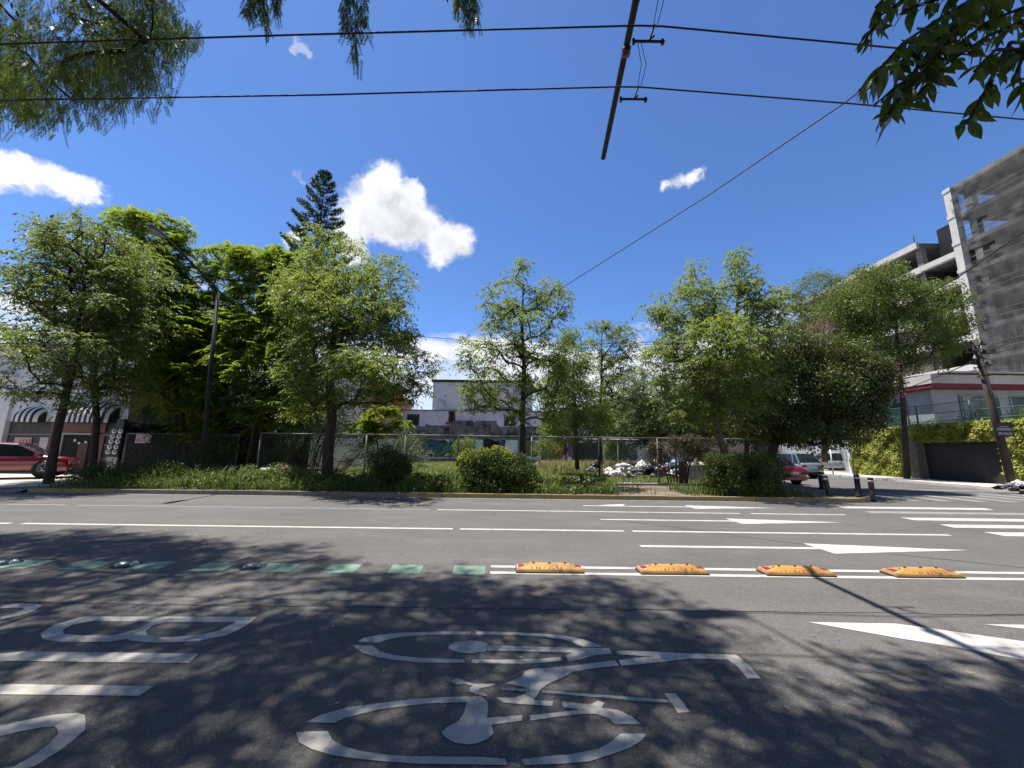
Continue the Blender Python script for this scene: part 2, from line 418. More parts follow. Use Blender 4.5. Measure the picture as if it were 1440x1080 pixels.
def foliage_fern(C, per, cr, L=.12, W=.04, hue=None):
    """flat rosettes of feathery fronds (jacaranda-like)"""
    n = len(C); ns = max(4, per//18); N = n*ns
    base = np.repeat(C, ns, 0)+RNG.normal(0, .05, (n*ns, 3)); hv = np.repeat(RNG.uniform(0, 1, n), ns)
    a = RNG.uniform(0, 2*math.pi, N); el = RNG.uniform(-.55, .8, N)
    d = np.stack([np.cos(a)*np.cos(el), np.sin(a)*np.cos(el), np.sin(el)], 1)
    ln = RNG.uniform(.6, 1.1, N)*cr; K = 18; t = np.tile(np.repeat(np.linspace(.15, 1, K//2), 2), N)
    dd = np.repeat(d, K, 0); l_ = np.repeat(ln, K)
    pos = np.repeat(base, K, 0)+dd*(t*l_)[:, None]; pos[:, 2] -= t**2*l_*.45
    side = nrmz(np.cross(dd, np.array([0, 0, 1.])))*np.tile([1, -1], N*K//2)[:, None]
    D = nrmz(dd*.45+side+np.array([0, 0, -.12])); Nn = nrmz(np.array([0, 0, 1.])+RNG.normal(0, .5, pos.shape))
    Ls = L*(1.25-.7*t)*RNG.uniform(.85, 1.1, len(pos))
    return pos, D, Nn, Ls, W*np.ones(len(pos)), np.clip(np.repeat(hv, K)*.6+RNG.uniform(0, .4, len(pos)), 0, 1)

def foliage_round(C, per, cr, L=.07, W=.045, upb=.3):
    """rounded leaves all round a clump, turned to the light"""
    n = len(C); N = n*per; d = rdir(N); r = RNG.uniform(.25, 1, N)**.6
    pos = np.repeat(C, per, 0)+d*(r*cr)[:, None]
    D = nrmz(d*.6+RNG.normal(0, .5, pos.shape)+np.array([0, 0, -.2])); Nn = nrmz(d*.7+np.array([0, 0, upb])+RNG.normal(0, .4, pos.shape))
    hv = np.repeat(RNG.uniform(0, 1, n), per); Ls = L*RNG.uniform(.7, 1.2, N)
    return pos, D, Nn, Ls, W*Ls/L, np.clip(hv*.55+RNG.uniform(0, .45, N), 0, 1)

def foliage_pepper(C, per, cr, fl=.28, leaf=.055, w=.013, K=20):
    """hanging pinnate fronds of narrow leaflets (pepper tree)"""
    n = len(C); N = n*per
    base = np.repeat(C, per, 0)+rdir(N)*(RNG.uniform(0, 1, (N, 1))**.5)*cr
    a = RNG.uniform(0, 2*math.pi, N)
    d = nrmz(np.stack([np.cos(a)*.35, np.sin(a)*.35, -np.ones(N)], 1)+RNG.normal(0, .12, (N, 3)))
    ln = fl*RNG.uniform(.7, 1.3, N); t = np.tile(np.repeat(np.linspace(.08, 1, K//2), 2), N)
    dd = np.repeat(d, K, 0); pos = np.repeat(base, K, 0)+dd*(t*np.repeat(ln, K))[:, None]
    ref = np.repeat(nrmz(RNG.normal(0, 1, (N, 3))), K, 0)
    side = nrmz(np.cross(dd, ref))*np.tile([1, -1], N*K//2)[:, None]
    D = nrmz(dd*.75+side); Nn = nrmz(np.cross(dd, side)+RNG.normal(0, .25, pos.shape))
    Ls = leaf*(1.1-.35*t)
    return pos, D, Nn, Ls, np.full(len(pos), w), np.clip(np.repeat(RNG.uniform(0, 1, N), K)*.7+RNG.uniform(0, .3, len(pos)), 0, 1)

G_ASH = leaf_mat('ash_leaf', [(.080, .110, .016), (.125, .165, .024), (.185, .225, .040), (.34, .37, .11)], .50, glow=1.55, pale=(.17, .20, .08))  # palest tone paints sun highlights onto some leaves
G_ASH2 = leaf_mat('ash_leaf_dark', [(.065, .090, .016), (.105, .135, .024), (.160, .190, .040), (.31, .33, .10)], .46, glow=1.4, pale=(.15, .18, .08))  # last tone is again a painted leaf highlight
G_FERN = leaf_mat('feathery_leaf', [(.09, .14, .012), (.145, .205, .020), (.21, .275, .032), (.30, .35, .05)], .55, glow=1.4)
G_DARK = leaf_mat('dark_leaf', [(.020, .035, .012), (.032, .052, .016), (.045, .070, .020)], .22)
G_BUSH = leaf_mat('privet_leaf', [(.026, .045, .008), (.042, .068, .010), (.065, .10, .014), (.12, .16, .022)], .22, glow=.6)
G_IVY = leaf_mat('ivy_leaf', [(.16, .19, .02), (.27, .29, .04), (.38, .38, .07), (.48, .46, .13)], .36, glow=1.3)
G_PEPF = leaf_mat('pepper_frond_leaf', [(.07, .11, .035), (.11, .155, .05), (.17, .21, .09)], .42, glow=1.2)
G_PINE = leaf_mat('norfolk_pine_needle', [(.020, .038, .022), (.032, .055, .032), (.045, .072, .045)], .12)
G_PEP = leaf_mat('pepper_leaf', [(.055, .085, .035), (.080, .115, .050), (.110, .150, .070)], .16, pale=(.14, .17, .10))
G_BROAD = leaf_mat('broad_glossy_leaf', [(.018, .045, .010), (.030, .065, .014), (.050, .095, .018), (.11, .16, .035)], .42, rough=.3, spec=.5, glow=1.2)
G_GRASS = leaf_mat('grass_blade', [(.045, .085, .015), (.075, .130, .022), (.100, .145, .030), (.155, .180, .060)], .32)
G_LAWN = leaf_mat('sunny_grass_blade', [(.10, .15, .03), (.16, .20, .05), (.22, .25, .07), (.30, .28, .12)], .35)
G_BRACT = leaf_mat('magenta_bract', [(.30, .03, .22), (.42, .05, .32), (.50, .12, .38)], .35)
G_VINE = leaf_mat('wilted_purple_vine_leaf', [(.045, .025, .025), (.075, .045, .035), (.07, .075, .03)], .25)

def B(u, v, ru, rv, dist, dd=None, jit=0.0):
    """a crown lobe seen at (u, v) with apparent half-sizes ru, rv at ground distance dist"""
    c = site(u, v, dist); dep = (c-EYE).dot(fw); s = dep/FOC
    return (c, (ru*s, (dd or (ru+rv)*.5*s), rv*s))
def tree(name, label, base, trunk, rads, blobs, nclump, style, per, cr, gm, bark=None, shell=.55, group=None, cat='tree', tip=.012, extra=None, **kw):
    t = thing(name, base, label, cat, group)
    nclump = int(nclump*1.15); per = int(per*1.05); kw['W'] = kw.get('W', .04)*1.35; kw['L'] = kw.get('L', .13)*1.15
    C, _ = pts_in(blobs, nclump, shell)
    C = C[C[:, 2] > .25]
    grow(trunk, rads, C[:min(len(C), 260)], tip).build('trunk', bark or BARK, t, fix=False)
    f = style(C, per, cr, **kw)
    leaves('crown', *f, gm, t)
    if extra: extra(t, C)
    return t
def tp(u, v, dist): return site(u, v, dist)

# ------------------------------------------------------------------ ground, road, pavements
def setting(name, mb, material, parent=None):
    o = mb.build(name, material, parent)
    if parent is None: o['kind'] = 'structure'
    return o
KY, KZ = 13.75, .13
setting('ground', MB().sheet([(-900, -600), (900, -600), (900, 1500), (-900, 1500)], -.012), mat('far_ground', (.12, .115, .09), (.09, .09, .06), .3, .95))
road = setting('road', MB().sheet([(-120, -1.2), (120, -1.2), (120, KY), (24.5, KY), (24.5, 95), (12.2, 95), (12.2, KY), (-120, KY)], 0), M_ASPH)
def mark(name, polys, material=M_WHITE, z=.004):
    mb = MB()
    for p in polys: mb.sheet(p, z)
    return mb.build(name, material, road)
def line(name, x0, x1, y, w, material=M_WHITE): return mark(name, [[(x0, y-w/2), (x1, y-w/2), (x1, y+w/2), (x0, y+w/2)]], material)
for a, b in ((-60, -24.6), (-24.1, -12.2), (-11.9, -2.2), (-2.0, 6.3), (6.6, 9.2)): line('lane_line', a, b, 11.0, .11, M_WORN if b < 0 else M_WHITE)
for a, b in ((-60, -22.2), (-22, -10.45), (-10.2, -1.2), (-1.05, 2.38), (2.56, 9.2)): line('lane_line', a, b, 8.45, .12)
line('double_line', -.27, 60, 5.86, .10); line('double_line', -.26, 60, 5.58, .10)
for xb, y in ((2.2, 12.14), (2.2, 9.80), (2.3, 7.17)):
    line('arrow_shaft', xb, 5.44, y, .13)
    mark('arrow_head', [[(5.44, y-.36), (8.1, y), (5.44, y+.36)]])
mark('arrow_tail', [[(2.67, 12.30), (3.64, 12.62), (3.42, 12.205), (3.0, 12.205)]])
for i in range(14):
    x = -.55-.88*i
    mark('green_stripe', [[(x-.22, 5.49), (x+.22, 5.49), (x+.20, 5.88), (x-.24, 5.88)]], M_GREENP)
for i, y in enumerate((7.75, 8.62, 9.5, 10.45, 11.55, 12.5)):
    mark('crosswalk_stripe', [[(10.25+.08*(i % 2), y-.2), (14.9, y-.2), (15.1, y+.2), (10.35, y+.2)]], M_WORN if i in (0, 4) else M_WHITE)
for x in (14.7, 15.9, 17.1, 18.3, 19.5, 20.7, 21.9):
    mark('crosswalk_stripe', [[(x-.25, 14.4), (x+.25, 14.4), (x+.25, 17.6), (x-.25, 17.6)]], M_WORN)
for x in (18.4,): mark('stop_line', [[(18.6, 18.6), (23.3, 18.6), (23.3, 19.0), (18.6, 19.0)]], M_WORN)
bike = [[(-1.3,3.64),(-1.28,3.71),(-1.14,3.78),(-0.96,3.82),(-0.66,3.85),(-0.35,3.86),(-0.34,3.8),(-0.65,3.79),(-0.89,3.76),(-1.02,3.71),(-1.08,3.67),(-1.13,3.63)],[(-0.3,3.86),(0.01,3.86),(0.31,3.83),(0.51,3.8),(0.65,3.74),(0.74,3.68),(0.8,3.61),(0.63,3.6),(0.56,3.68),(0.47,3.73),(0.3,3.78),(0.01,3.8),(-0.29,3.8)],[(-1.32,3.58),(-1.15,3.58),(-1.06,3.49),(-0.92,3.43),(-0.74,3.4),(-0.55,3.39),(-0.35,3.38),(-0.34,3.33),(-0.54,3.33),(-0.72,3.33),(-0.92,3.37),(-1.08,3.41),(-1.2,3.47)],[(-0.29,3.39),(-0.1,3.38),(0.12,3.4),(0.29,3.41),(0.42,3.44),(0.42,3.38),(0.28,3.35),(0.12,3.33),(-0.1,3.33),(-0.29,3.33)],[(-0.18,3.53),(-0.2,3.51),(-0.24,3.5),(-0.28,3.48),(-0.32,3.48),(-0.37,3.48),(-0.41,3.49),(-0.45,3.51),(-0.48,3.53),(-0.5,3.55),(-0.51,3.58),(-0.51,3.6),(-0.49,3.63),(-0.47,3.65),(-0.43,3.67),(-0.39,3.68),(-0.34,3.69),(-0.3,3.69),(-0.25,3.68),(-0.21,3.66),(-0.18,3.64)],[(-0.18,3.61),(0.13,3.6),(0.48,3.59),(0.71,3.59),(0.85,3.58),(0.85,3.49),(0.73,3.48),(0.66,3.45),(0.57,3.4),(0.47,3.37),(0.47,3.46),(0.53,3.51),(0.35,3.51),(0.12,3.52),(-0.17,3.52)],[(0.91,3.55),(1.09,3.55),(1.42,3.52),(1.82,3.51),(1.88,3.51),(1.89,3.36),(1.87,3.17),(1.77,3.17),(1.79,3.33),(1.77,3.43),(1.47,3.44),(1.26,3.39),(1.02,3.34),(0.88,3.32),(0.88,3.4),(1.03,3.44),(1.2,3.47),(1.06,3.47),(0.91,3.49),(0.89,3.52)],[(-0.02,3.07),(0.1,3.16),(0.13,3.23),(0.18,3.26),(0.44,3.3),(0.66,3.35),(0.85,3.4),(0.86,3.32),(0.7,3.29),(0.49,3.23),(0.37,3.13),(0.28,3.07),(0.23,3.01),(0.2,2.94),(0.17,2.89),(0.3,2.88),(0.29,2.83),(0.17,2.84),(0.05,2.85),(-0.03,2.86),(-0.08,2.91),(0.04,2.91),(0.11,2.95),(0.15,3.0),(0.11,3.03),(0.03,3.06)],[(-0.05,3.02),(0.14,3.01),(0.14,2.98),(-0.05,2.99)],[(0.24,3.0),(0.49,2.97),(0.7,2.95),(0.88,2.93),(1.07,2.91),(1.08,2.88),(0.87,2.89),(0.69,2.92),(0.48,2.94),(0.23,2.97)],[(1.08,2.98),(1.16,2.98),(1.17,2.79),(1.09,2.78)],[(-1.23,2.65),(-1.18,2.71),(-1.04,2.79),(-0.88,2.83),(-0.66,2.88),(-0.41,2.91),(-0.18,2.92),(-0.13,2.86),(-0.13,2.76),(-0.13,2.71),(0.09,2.74),(0.09,2.69),(-0.1,2.65),(-0.08,2.58),(-0.12,2.53),(-0.17,2.5),(-0.22,2.49),(-0.3,2.5),(-0.37,2.55),(-0.39,2.58),(-0.37,2.62),(-0.3,2.68),(-0.28,2.75),(-0.27,2.86),(-0.53,2.84),(-0.81,2.78),(-0.93,2.73),(-1.01,2.69),(-1.05,2.65)],[(-0.41,3.09),(-0.38,3.13),(-0.34,3.12),(-0.31,3.09),(-0.24,3.06),(-0.16,3.06),(-0.09,3.07),(-0.1,3.05),(-0.14,3.03),(-0.2,3.01),(-0.2,2.98),(-0.14,2.94),(-0.15,2.92),(-0.21,2.94),(-0.26,2.97),(-0.27,3.01),(-0.25,3.04),(-0.31,3.06),(-0.34,3.05),(-0.38,3.05)],[(0.36,2.88),(0.54,2.85),(0.6,2.89),(0.64,2.87),(0.61,2.82),(0.71,2.8),(0.78,2.74),(0.82,2.67),(0.66,2.67),(0.63,2.72),(0.56,2.76),(0.49,2.76),(0.32,2.73),(0.14,2.69),(0.14,2.74),(0.32,2.77),(0.46,2.8),(0.36,2.82)],[(-1.24,2.57),(-1.06,2.58),(-1.0,2.51),(-0.9,2.46),(-0.8,2.43),(-0.67,2.41),(-0.53,2.4),(-0.38,2.4),(-0.13,2.4),(-0.01,2.39),(-0.0,2.35),(-0.13,2.35),(-0.3,2.35),(-0.45,2.35),(-0.63,2.36),(-0.82,2.38),(-0.95,2.4),(-1.08,2.44),(-1.18,2.49)],[(0.08,2.39),(0.2,2.41),(0.36,2.43),(0.51,2.47),(0.59,2.52),(0.67,2.59),(0.82,2.59),(0.78,2.54),(0.69,2.48),(0.57,2.43),(0.44,2.38),(0.27,2.36),(0.1,2.35),(0.08,2.37)]]
Bout = [(-4.13,4.07),(-2.47,4.11),(-2.45,3.9),(-2.49,3.73),(-2.66,3.62),(-2.96,3.58),(-3.21,3.61),(-3.29,3.64),(-3.38,3.59),(-3.73,3.57),(-3.97,3.61),(-4.13,3.72),(-4.2,3.88)]
Bh1 = [(-3.97,3.97),(-3.38,3.98),(-3.37,3.82),(-3.47,3.7),(-3.68,3.69),(-3.92,3.72),(-4.0,3.78),(-4.04,3.88)]
Bh2 = [(-3.25,3.97),(-2.6,3.99),(-2.63,3.81),(-2.77,3.72),(-2.96,3.68),(-3.17,3.71),(-3.27,3.79),(-3.3,3.9)]
S = [(-3.01,2.59),(-2.89,2.65),(-2.8,2.69),(-2.68,2.71),(-2.61,2.69),(-2.54,2.63),(-2.47,2.56),(-2.45,2.47),(-2.44,2.4),(-2.45,2.3),(-2.55,2.3),(-2.54,2.36),(-2.55,2.45),(-2.59,2.53),(-2.64,2.57),(-2.68,2.59),(-2.75,2.58),(-2.84,2.54),(-2.89,2.51)]
O = [(-5.26,4.32),(-5.11,4.36),(-4.94,4.36),(-4.82,4.31),(-4.75,4.19),(-4.76,4.08),(-4.82,3.98),(-4.9,4.04),(-4.86,4.1),(-4.89,4.22),(-4.95,4.25),(-5.06,4.26),(-5.15,4.23)]
tri = [(2.96,4.15),(3.83,4.14),(4.59,3.76),(4.22,3.48),(3.91,3.67),(3.56,3.83)]
tri2 = [(4.7,4.15),(5.11,4.15),(4.92,4.01)]

mark('bicycle_symbol', bike, M_LETTER)
MB().sheet(Bout, .004, (Bh1, Bh2)).build('letter', M_LETTER, road)
Uo = [(-2.49, 3.42), (-3.9, 3.42), (-4.08, 3.37), (-4.17, 3.27), (-4.2, 3.15), (-4.17, 3.03), (-4.08, 2.93), (-3.9, 2.88), (-2.46, 2.88), (-2.46, 2.99), (-3.85, 2.99), (-3.94, 3.03), (-3.99, 3.09), (-4.0, 3.15), (-3.99, 3.21), (-3.94, 3.26), (-3.85, 3.28), (-2.46, 3.28)]
mark('letter', [Uo], M_LETTER)
So = [(-3.42, 2.40), (-3.36, 2.52)]+S[:10]+[(-2.7, 2.2), (-2.95, 2.11), (-3.2, 2.10), (-3.2, 2.2), (-2.95, 2.2), (-2.75, 2.25)]+S[10:]+[(-3.1, 2.44), (-3.3, 2.34)]
mark('letter', [So], M_LETTER)
mark('letter', [O], M_LETTER)
mark('painted_triangle', [tri[:2]+[(5.5, 3.45), (5.5, 2.85)]+tri[3:]])
mark('painted_triangle', [[(4.7, 4.15), (8.2, 4.15), (8.2, 3.1)]])

def crack(name, pts, w0):
    mb = MB(); q = []
    for (ax, ay), (bx, by) in zip(pts[:-1], pts[1:]):
        n = max(2, int(math.hypot(bx-ax, by-ay)/.12))
        q += [(ax+(bx-ax)*i/n+random.gauss(0, .008), ay+(by-ay)*i/n+random.gauss(0, .010)) for i in range(n)]
    for i in range(len(q)-1):
        (ax, ay), (bx, by) = q[i], q[i+1]; l_ = math.hypot(bx-ax, by-ay)+1e-6; nx, ny = -(by-ay)/l_*w0, (bx-ax)/l_*w0
        mb.add([(ax-nx, ay-ny, .0018), (bx-nx, by-ny, .0018), (bx+nx, by+ny, .0018), (ax+nx, ay+ny, .0018)], [(0, 1, 2, 3)])
    return mb.build(name, mat('tar_crack', (.030, .029, .028), (.05, .048, .046), 3, .95, spec=.1), road)
crack('pavement_joint', [(-30, 4.36), (30, 4.42)], .006)
crack('sealed_crack', [(2.0, 10.4), (3.2, 9.3), (5.2, 7.6), (7.3, 6.35), (9.5, 5.1)], .012)
def arc(cx, cy, r, a0, a1, n=10): return [(cx+r*math.cos(R(a0+(a1-a0)*i/n)), cy+r*math.sin(R(a0+(a1-a0)*i/n))) for i in range(n+1)]
M_PAVE = mat('worn_pavement_concrete', (.36, .32, .28), (.25, .22, .19), 1.7, .92, .4, 40, .2, wear=(.16, .13, .10), wscale=.9, wlo=.52, whi=.7)
edge = [(-120, KY)]+[(11.5, KY)]+arc(11.5, KY+2.2, 2.2, -90, 0, 10)[1:]+[(13.7, 95)]
verge = MB().sheet(edge+[(-120, 95)], KZ)
setting('verge_ground', verge, DIRT)
# kerb stones along the edge, yellow paint mostly worn
M_KERB = mat('worn_yellow_kerb_paint', (.44, .34, .11), (.34, .29, .16), 3.0, .85, .5, 40, .2, wear=(.24, .21, .17), wscale=5, wlo=.52, whi=.68)
M_KERBG = mat('kerb_concrete', (.30, .28, .25), (.21, .195, .17), 3.0, .9, .5, 40, .2)
kerb = thing('kerb', (0, KY, 0), None, None); kerb['kind'] = 'structure'
path = [(-16.6+i*1.0, KY) for i in range(28)]+arc(11.5, KY+2.2, 2.2, -88, 0, 5)+[(13.7, 17.2), (13.7, 18.3), (13.7, 19.5), (13.7, 21), (13.7, 23), (13.7, 26), (13.7, 30)]
for i in range(len(path)-1):
    a, b = Vector((*path[i], 0)), Vector((*path[i+1], 0)); d = (b-a).normalized()*.008
    hz = KZ+.012+random.uniform(-.006, .006)
    o = MB().beam(a+d+Vector((0, 0, hz/2)), b-d+Vector((0, 0, hz/2)), .16, hz).build('kerb_stone', M_KERB if 12 < i < 30 or i < 3 else M_KERBG, kerb)
ramp_ = setting('driveway_ramp', MB().add([(-60, KY-.42, .006), (-16.65, KY-.42, .006), (-16.65, KY+.12, KZ+.010), (-60, KY+.12, KZ+.010)], [(0, 1, 2, 3)]), M_KERBG)
gut = setting('gutter', MB().sheet([(-18, KY-.36), (10.2, KY-.36), (10.2, KY-.085), (-18, KY-.085)], .004), mat('gutter_concrete', (.26, .25, .235), (.19, .18, .17), 2, .9, .3, 50, .2))
# drive of pale concrete by the shop and right-hand pavement
setting('shop_forecourt', MB().sheet([(-60, KY+.1), (-17.6, KY+.1), (-15.2, 17.2), (-20.5, 20.98), (-60, 20.98)], KZ+.008), mat('pale_dusty_concrete', (.50, .46, .40), (.38, .345, .30), .9, .92, .3, 30, .2, wear=(.20, .18, .15), wscale=.7, wlo=.55, whi=.7))
pr = setting('right_pavement', MB().prism([(24.5, 95), (24.2, 30), (23.6, 20), (22.9, 17.6), (24.0, 16.4), (120, 16.2), (120, 95)], 'z', -.01, .14), mat('pale_pavement', (.50, .46, .41), (.40, .36, .32), 1.5, .9, .3, 40, .2))
# lot: paler worn patch and dirt
setting('lot_ground', MB().sheet([(-13, 18.6), (13, 18.6), (13, 44.8), (-32, 44.8), (-32, 24)], KZ+.006), mat('lot_soil_and_grass', (.17, .20, .06), (.24, .20, .13), .5, .95, .5, 20, .1, wear=(.14, .18, .045), wscale=.8))
setting('dirt_path', MB().sheet([(-9, 18.7), (-3, 18.9), (2, 18.7), (5.5, 19.2), (9.5, 19.3), (9.5, 17.0), (5.5, 16.2), (3, 17.3), (-2, 17.5), (-9, 17.4)], KZ+.012), DIRT)
setting('broken_slab', MB().prism([(1.3, 17.55), (3.5, 17.75), (8.7, 17.9), (8.8, 18.25), (5, 18.2), (1.2, 17.9)], 'z', KZ, KZ+.09), CONC)

# ------------------------------------------------------------------ lane separators, domes, bollards
M_ORG = mat('orange_plastic', (.66, .36, .085), (.50, .25, .06), 5, .5, .2, 40, .5, wear=(.16, .09, .04), wscale=9, wlo=.56, whi=.66)
M_RUB = mat('black_rubber', (.025, .024, .024), (.04, .04, .04), 8, .8)
M_REDR = mat('red_reflector', (.45, .035, .05), (.35, .03, .05), 10, .3, spec=.6)
M_STEEL = mat('galvanised_steel', (.30, .31, .32), (.22, .225, .23), 6, .5, metal=.5, spec=.5)
M_PALEW = mat('white_plastic', (.62, .62, .60), (.5, .5, .48), 6, .5)
def separator(x, y, label):
    t = thing('lane_separator', (x, y, 0), label, 'lane separator', 'orange plastic separators on the double line', local=True)
    h, l, w = .098, .46, .125
    mb = MB(); vs = []
    for z, lx, wy in ((.018, l, w), (.05, l-.01, w-.01), (h-.015, l-.155, w*.52), (h, l-.18, w*.40)):
        vs += [(-lx, -wy, z), (lx, -wy, z), (lx, wy, z), (-lx, wy, z)]
    fs = [(k*4+i, k*4+(i+1) % 4, k*4+4+(i+1) % 4, k*4+4+i) for k in range(3) for i in range(4)]+[(12, 13, 14, 15)]
    mb.add(vs, fs); bevel(mb.build('body', M_ORG, t), .008)
    bevel(MB().box(-l-.008, l+.008, -w-.008, w+.008, .001, .022).build('base', M_RUB, t), .004)
    for s in (-1, 1):      # red reflector with pale rim on each sloping end
        a, b = (s*(l-.02), .055), (s*(l-.125), h-.03)
        for nm, k, mt, off in (('reflector_rim', 1.0, M_PALEW, .004), ('reflector', .78, M_REDR, .008)):
            cx, cz = (a[0]+b[0])/2, (a[1]+b[1])/2; q = []
            for (px_, pz), ww in ((a, .092), (b, .055)):
                px_ = cx+(px_-cx)*k; pz = cz+(pz-cz)*k
                q += [(px_+s*off, -ww*k, pz+off), (px_+s*off, ww*k, pz+off)]
            MB().add([q[0], q[1], q[3], q[2]], [(0, 1, 2, 3)]).build(nm, mt, t)
    for k in (-.22, 0, .22): MB().tube([(k, .0, h-.004), (k, .0, h+.014)], .016, 8).build('bolt', M_RUB, t)
    mm = MB()
    rr = random.Random(int(x*10))
    for k in range(9):     # scuffed pictogram marks on the long faces
        cx = -.25+.06*k+rr.uniform(-.01, .01); cz = rr.uniform(.060, .070); q = rr.uniform(.005, .011)
        yy = lambda z: -(w-.01)+(z-.05)/(h-.065)*(w*.48-.01)-.003
        mm.add([(cx-q, yy(cz-q), cz-q), (cx+q, yy(cz-q), cz-q), (cx+q*.6, yy(cz+q), cz+q), (cx-q*.7, yy(cz+q), cz+q)], [(0, 1, 2, 3)])
    mm.build('scuff_marks', mat('dark_scuff', (.14, .06, .02), (.10, .05, .02), 5), t)['kind'] = 'stuff'
    return t
for x, lb in ((.55, 'orange separator block nearest the green stripes, leftmost of the four'), (2.25, 'second orange separator block from the green stripes'),
              (3.97, 'orange separator block crossed by the thin shadow of the overhead arm'), (5.72, 'rightmost orange separator block, with a red reflector on its left end')):
    separator(x, 5.70, lb).rotation_euler.z = R(random.uniform(-1.2, 1.2))
M_DOME = mat('brushed_metal_stud', (.42, .50, .46), (.30, .36, .33), 20, .3, .2, 60, metal=.8)
def dome(x, y, label):
    t = thing('road_stud', (x, y, 0), label, 'road stud', 'metal domed studs on the green line', local=True)
    def cap(cx, cy, r, h):
        vs = [(cx, cy, h)]; fs = []; n = 14
        for k in range(1, 5):
            a = k/4*math.pi/2
            vs += [(cx+r*math.sin(a)*math.cos(2*math.pi*j/n), cy+r*math.sin(a)*math.sin(2*math.pi*j/n), .002+(h-.002)*math.cos(a)) for j in range(n)]
        fs = [(0, 1+j, 1+(j+1) % n) for j in range(n)]+[(1+k*n+j, 1+(k+1)*n+j, 1+(k+1)*n+(j+1) % n, 1+k*n+(j+1) % n) for k in range(3) for j in range(n)]
        return MB().add(vs, fs, True)
    cap(-.055, 0, .10, .055).build('dome', M_DOME, t); cap(.095, 0, .055, .06).build('lens', mat('glass_lens', (.35, .42, .40), (.2, .25, .24), 9, .15, spec=.9), t)
    MB().tube([(-.03, 0, .001), (-.03, 0, .010)], .165, 18).build('base', M_RUB, t)
for x, lb in ((-7.0, 'domed metal road stud nearest the left edge of the road view'), (-5.32, 'domed metal road stud between two green stripes, middle of three'), (-3.55, 'domed metal road stud nearest the white bicycle lane lettering, right of three')):
    dome(x, 5.72, lb)
M_BOL = mat('dark_bollard_plastic', (.018, .016, .015), (.026, .024, .022), 6, .75, spec=.2)
for (x, y), lean, h, lb in (((13.35, 17.0), 0, .74, 'upright black bollard farthest back, nearest the red car'), ((11.5, 14.35), -.10, .74, 'black bollard leaning against its neighbour with a scuffed side'),
                           ((12.45, 14.2), 0, .80, 'black bollard at the kerb corner, left one of the right pair'), ((12.83, 14.08), 0, .82, 'black bollard closest to the road at the rounded corner')):
    t = thing('bollard', (x, y, KZ if y > 14.1 else .005), lb, 'bollard', 'black bollards at the street corner', local=True)
    t.rotation_euler.y = lean; t.scale = (.86, .86, 1)
    MB().tube([(0, 0, -.02), (0, 0, .05), (0, 0, .06), (0, 0, h-.03), (0, 0, h)], [.12, .12, .095, .095, .085], 16).build('post', M_BOL, t)
    MB().tube([(0, 0, h-.16), (0, 0, h-.09)], .098, 16).build('reflective_band', mat('grey_reflective_band', (.45, .46, .46), (.3, .3, .3), 8, .4), t)

# ------------------------------------------------------------------ shop on the left (facade plane y = 21)
WWALL = mat('white_painted_plaster', (.62, .62, .63), (.52, .52, .54), 1.3, .85, .2, 40, .2, wear=(.36, .35, .33), wscale=.7, wlo=.58, whi=.8)
DKPAN = mat('dark_grey_facade_panel', (.060, .062, .068), (.040, .041, .046), 3, .55, .1, 30, .4)
M_DARKGL = glass_mat('dark_glass')
M_BLACK = mat('black_paint', (.012, .012, .013), (.02, .02, .02), 5, .5)
shop = thing('shop_building', (-26, 21, 0), 'two storey white shop with dark grey panels and striped awnings behind the leaning tree', 'shop')
box('wall', -44, -20.9, 21.0, 32, 2.86, 6.95, WWALL, shop)
box('wall', -44, -20.9, 21.12, 32, 0, 2.86, mat('dark_render', (.05, .05, .055), (.035, .035, .04), 2, .8), shop)
box('white_pilaster', -29.2, -27.3, 20.86, 21.12, .13, 4.6, WWALL, shop)
box('roof_cornice', -44.1, -20.75, 20.75, 32.1, 6.95, 7.15, CONC, shop)
box('ledge', -44, -27.35, 20.70, 20.99, 5.25, 5.4, WWALL, shop)
x = -27.25
while x < -20.95:
    for z0, z1 in ((.15, .88), (.90, 1.62), (1.64, 2.14), (2.16, 2.84)):
        if not (-24.2 < x+.4 < -22.4 and z1 < 2.2):
            box('facade_panel', x+.006, min(x+.80, -20.92)-.006, 21.04+random.uniform(0, .008), 21.12, z0, z1, DKPAN, shop)
    x += .80
for z in (.89, 1.63, 2.15): box('panel_joint', -27.25, -24.25, 21.025, 21.05, z-.02, z+.02, mat('pale_joint', (.42, .42, .42), (.3, .3, .3), 4), shop)
for z in (.89, 1.63, 2.15): box('panel_joint', -22.3, -20.92, 21.025, 21.05, z-.02, z+.02, MATS['pale_joint'], shop)
dr = box('doorway', -24.15, -22.45, 21.00, 21.04, .15, 2.15, mat('dark_interior', (.010, .009, .009), (.018, .015, .013), 2, .9), shop)
for a, b in ((-24.25, -24.12), (-22.48, -22.35)): box('door_frame', a, b, 20.93, 21.06, .15, 2.2, mat('pale_frame', (.34, .33, .31), (.25, .25, .24), 6), shop)
box('door_lintel', -24.28, -22.3, 20.92, 21.05, 2.16, 2.26, MATS['pale_frame'], shop)
RUST = mat('reddish_brown_door', (.16, .065, .045), (.10, .045, .035), 5, .7)
box('door_leaf', -23.25, -22.75, 20.97, 21.0, .18, 1.75, RUST, shop)
for a, b in ((-24.9, -24.35), (-22.32, -21.95)): box('poster_column', a, b, 20.98, 21.03, .2, 2.1, mat('dark_red_poster', (.20, .05, .06), (.09, .04, .045), 9, .6), shop)
box('fascia_board', -24.9, -21.95, 20.95, 21.02, 2.3, 2.8, mat('brick_red_fascia', (.16, .085, .075), (.11, .065, .06), 14, .8), shop)
pm = mat('pink_poster', (.44, .22, .20), (.38, .33, .31), 3.0, .5)
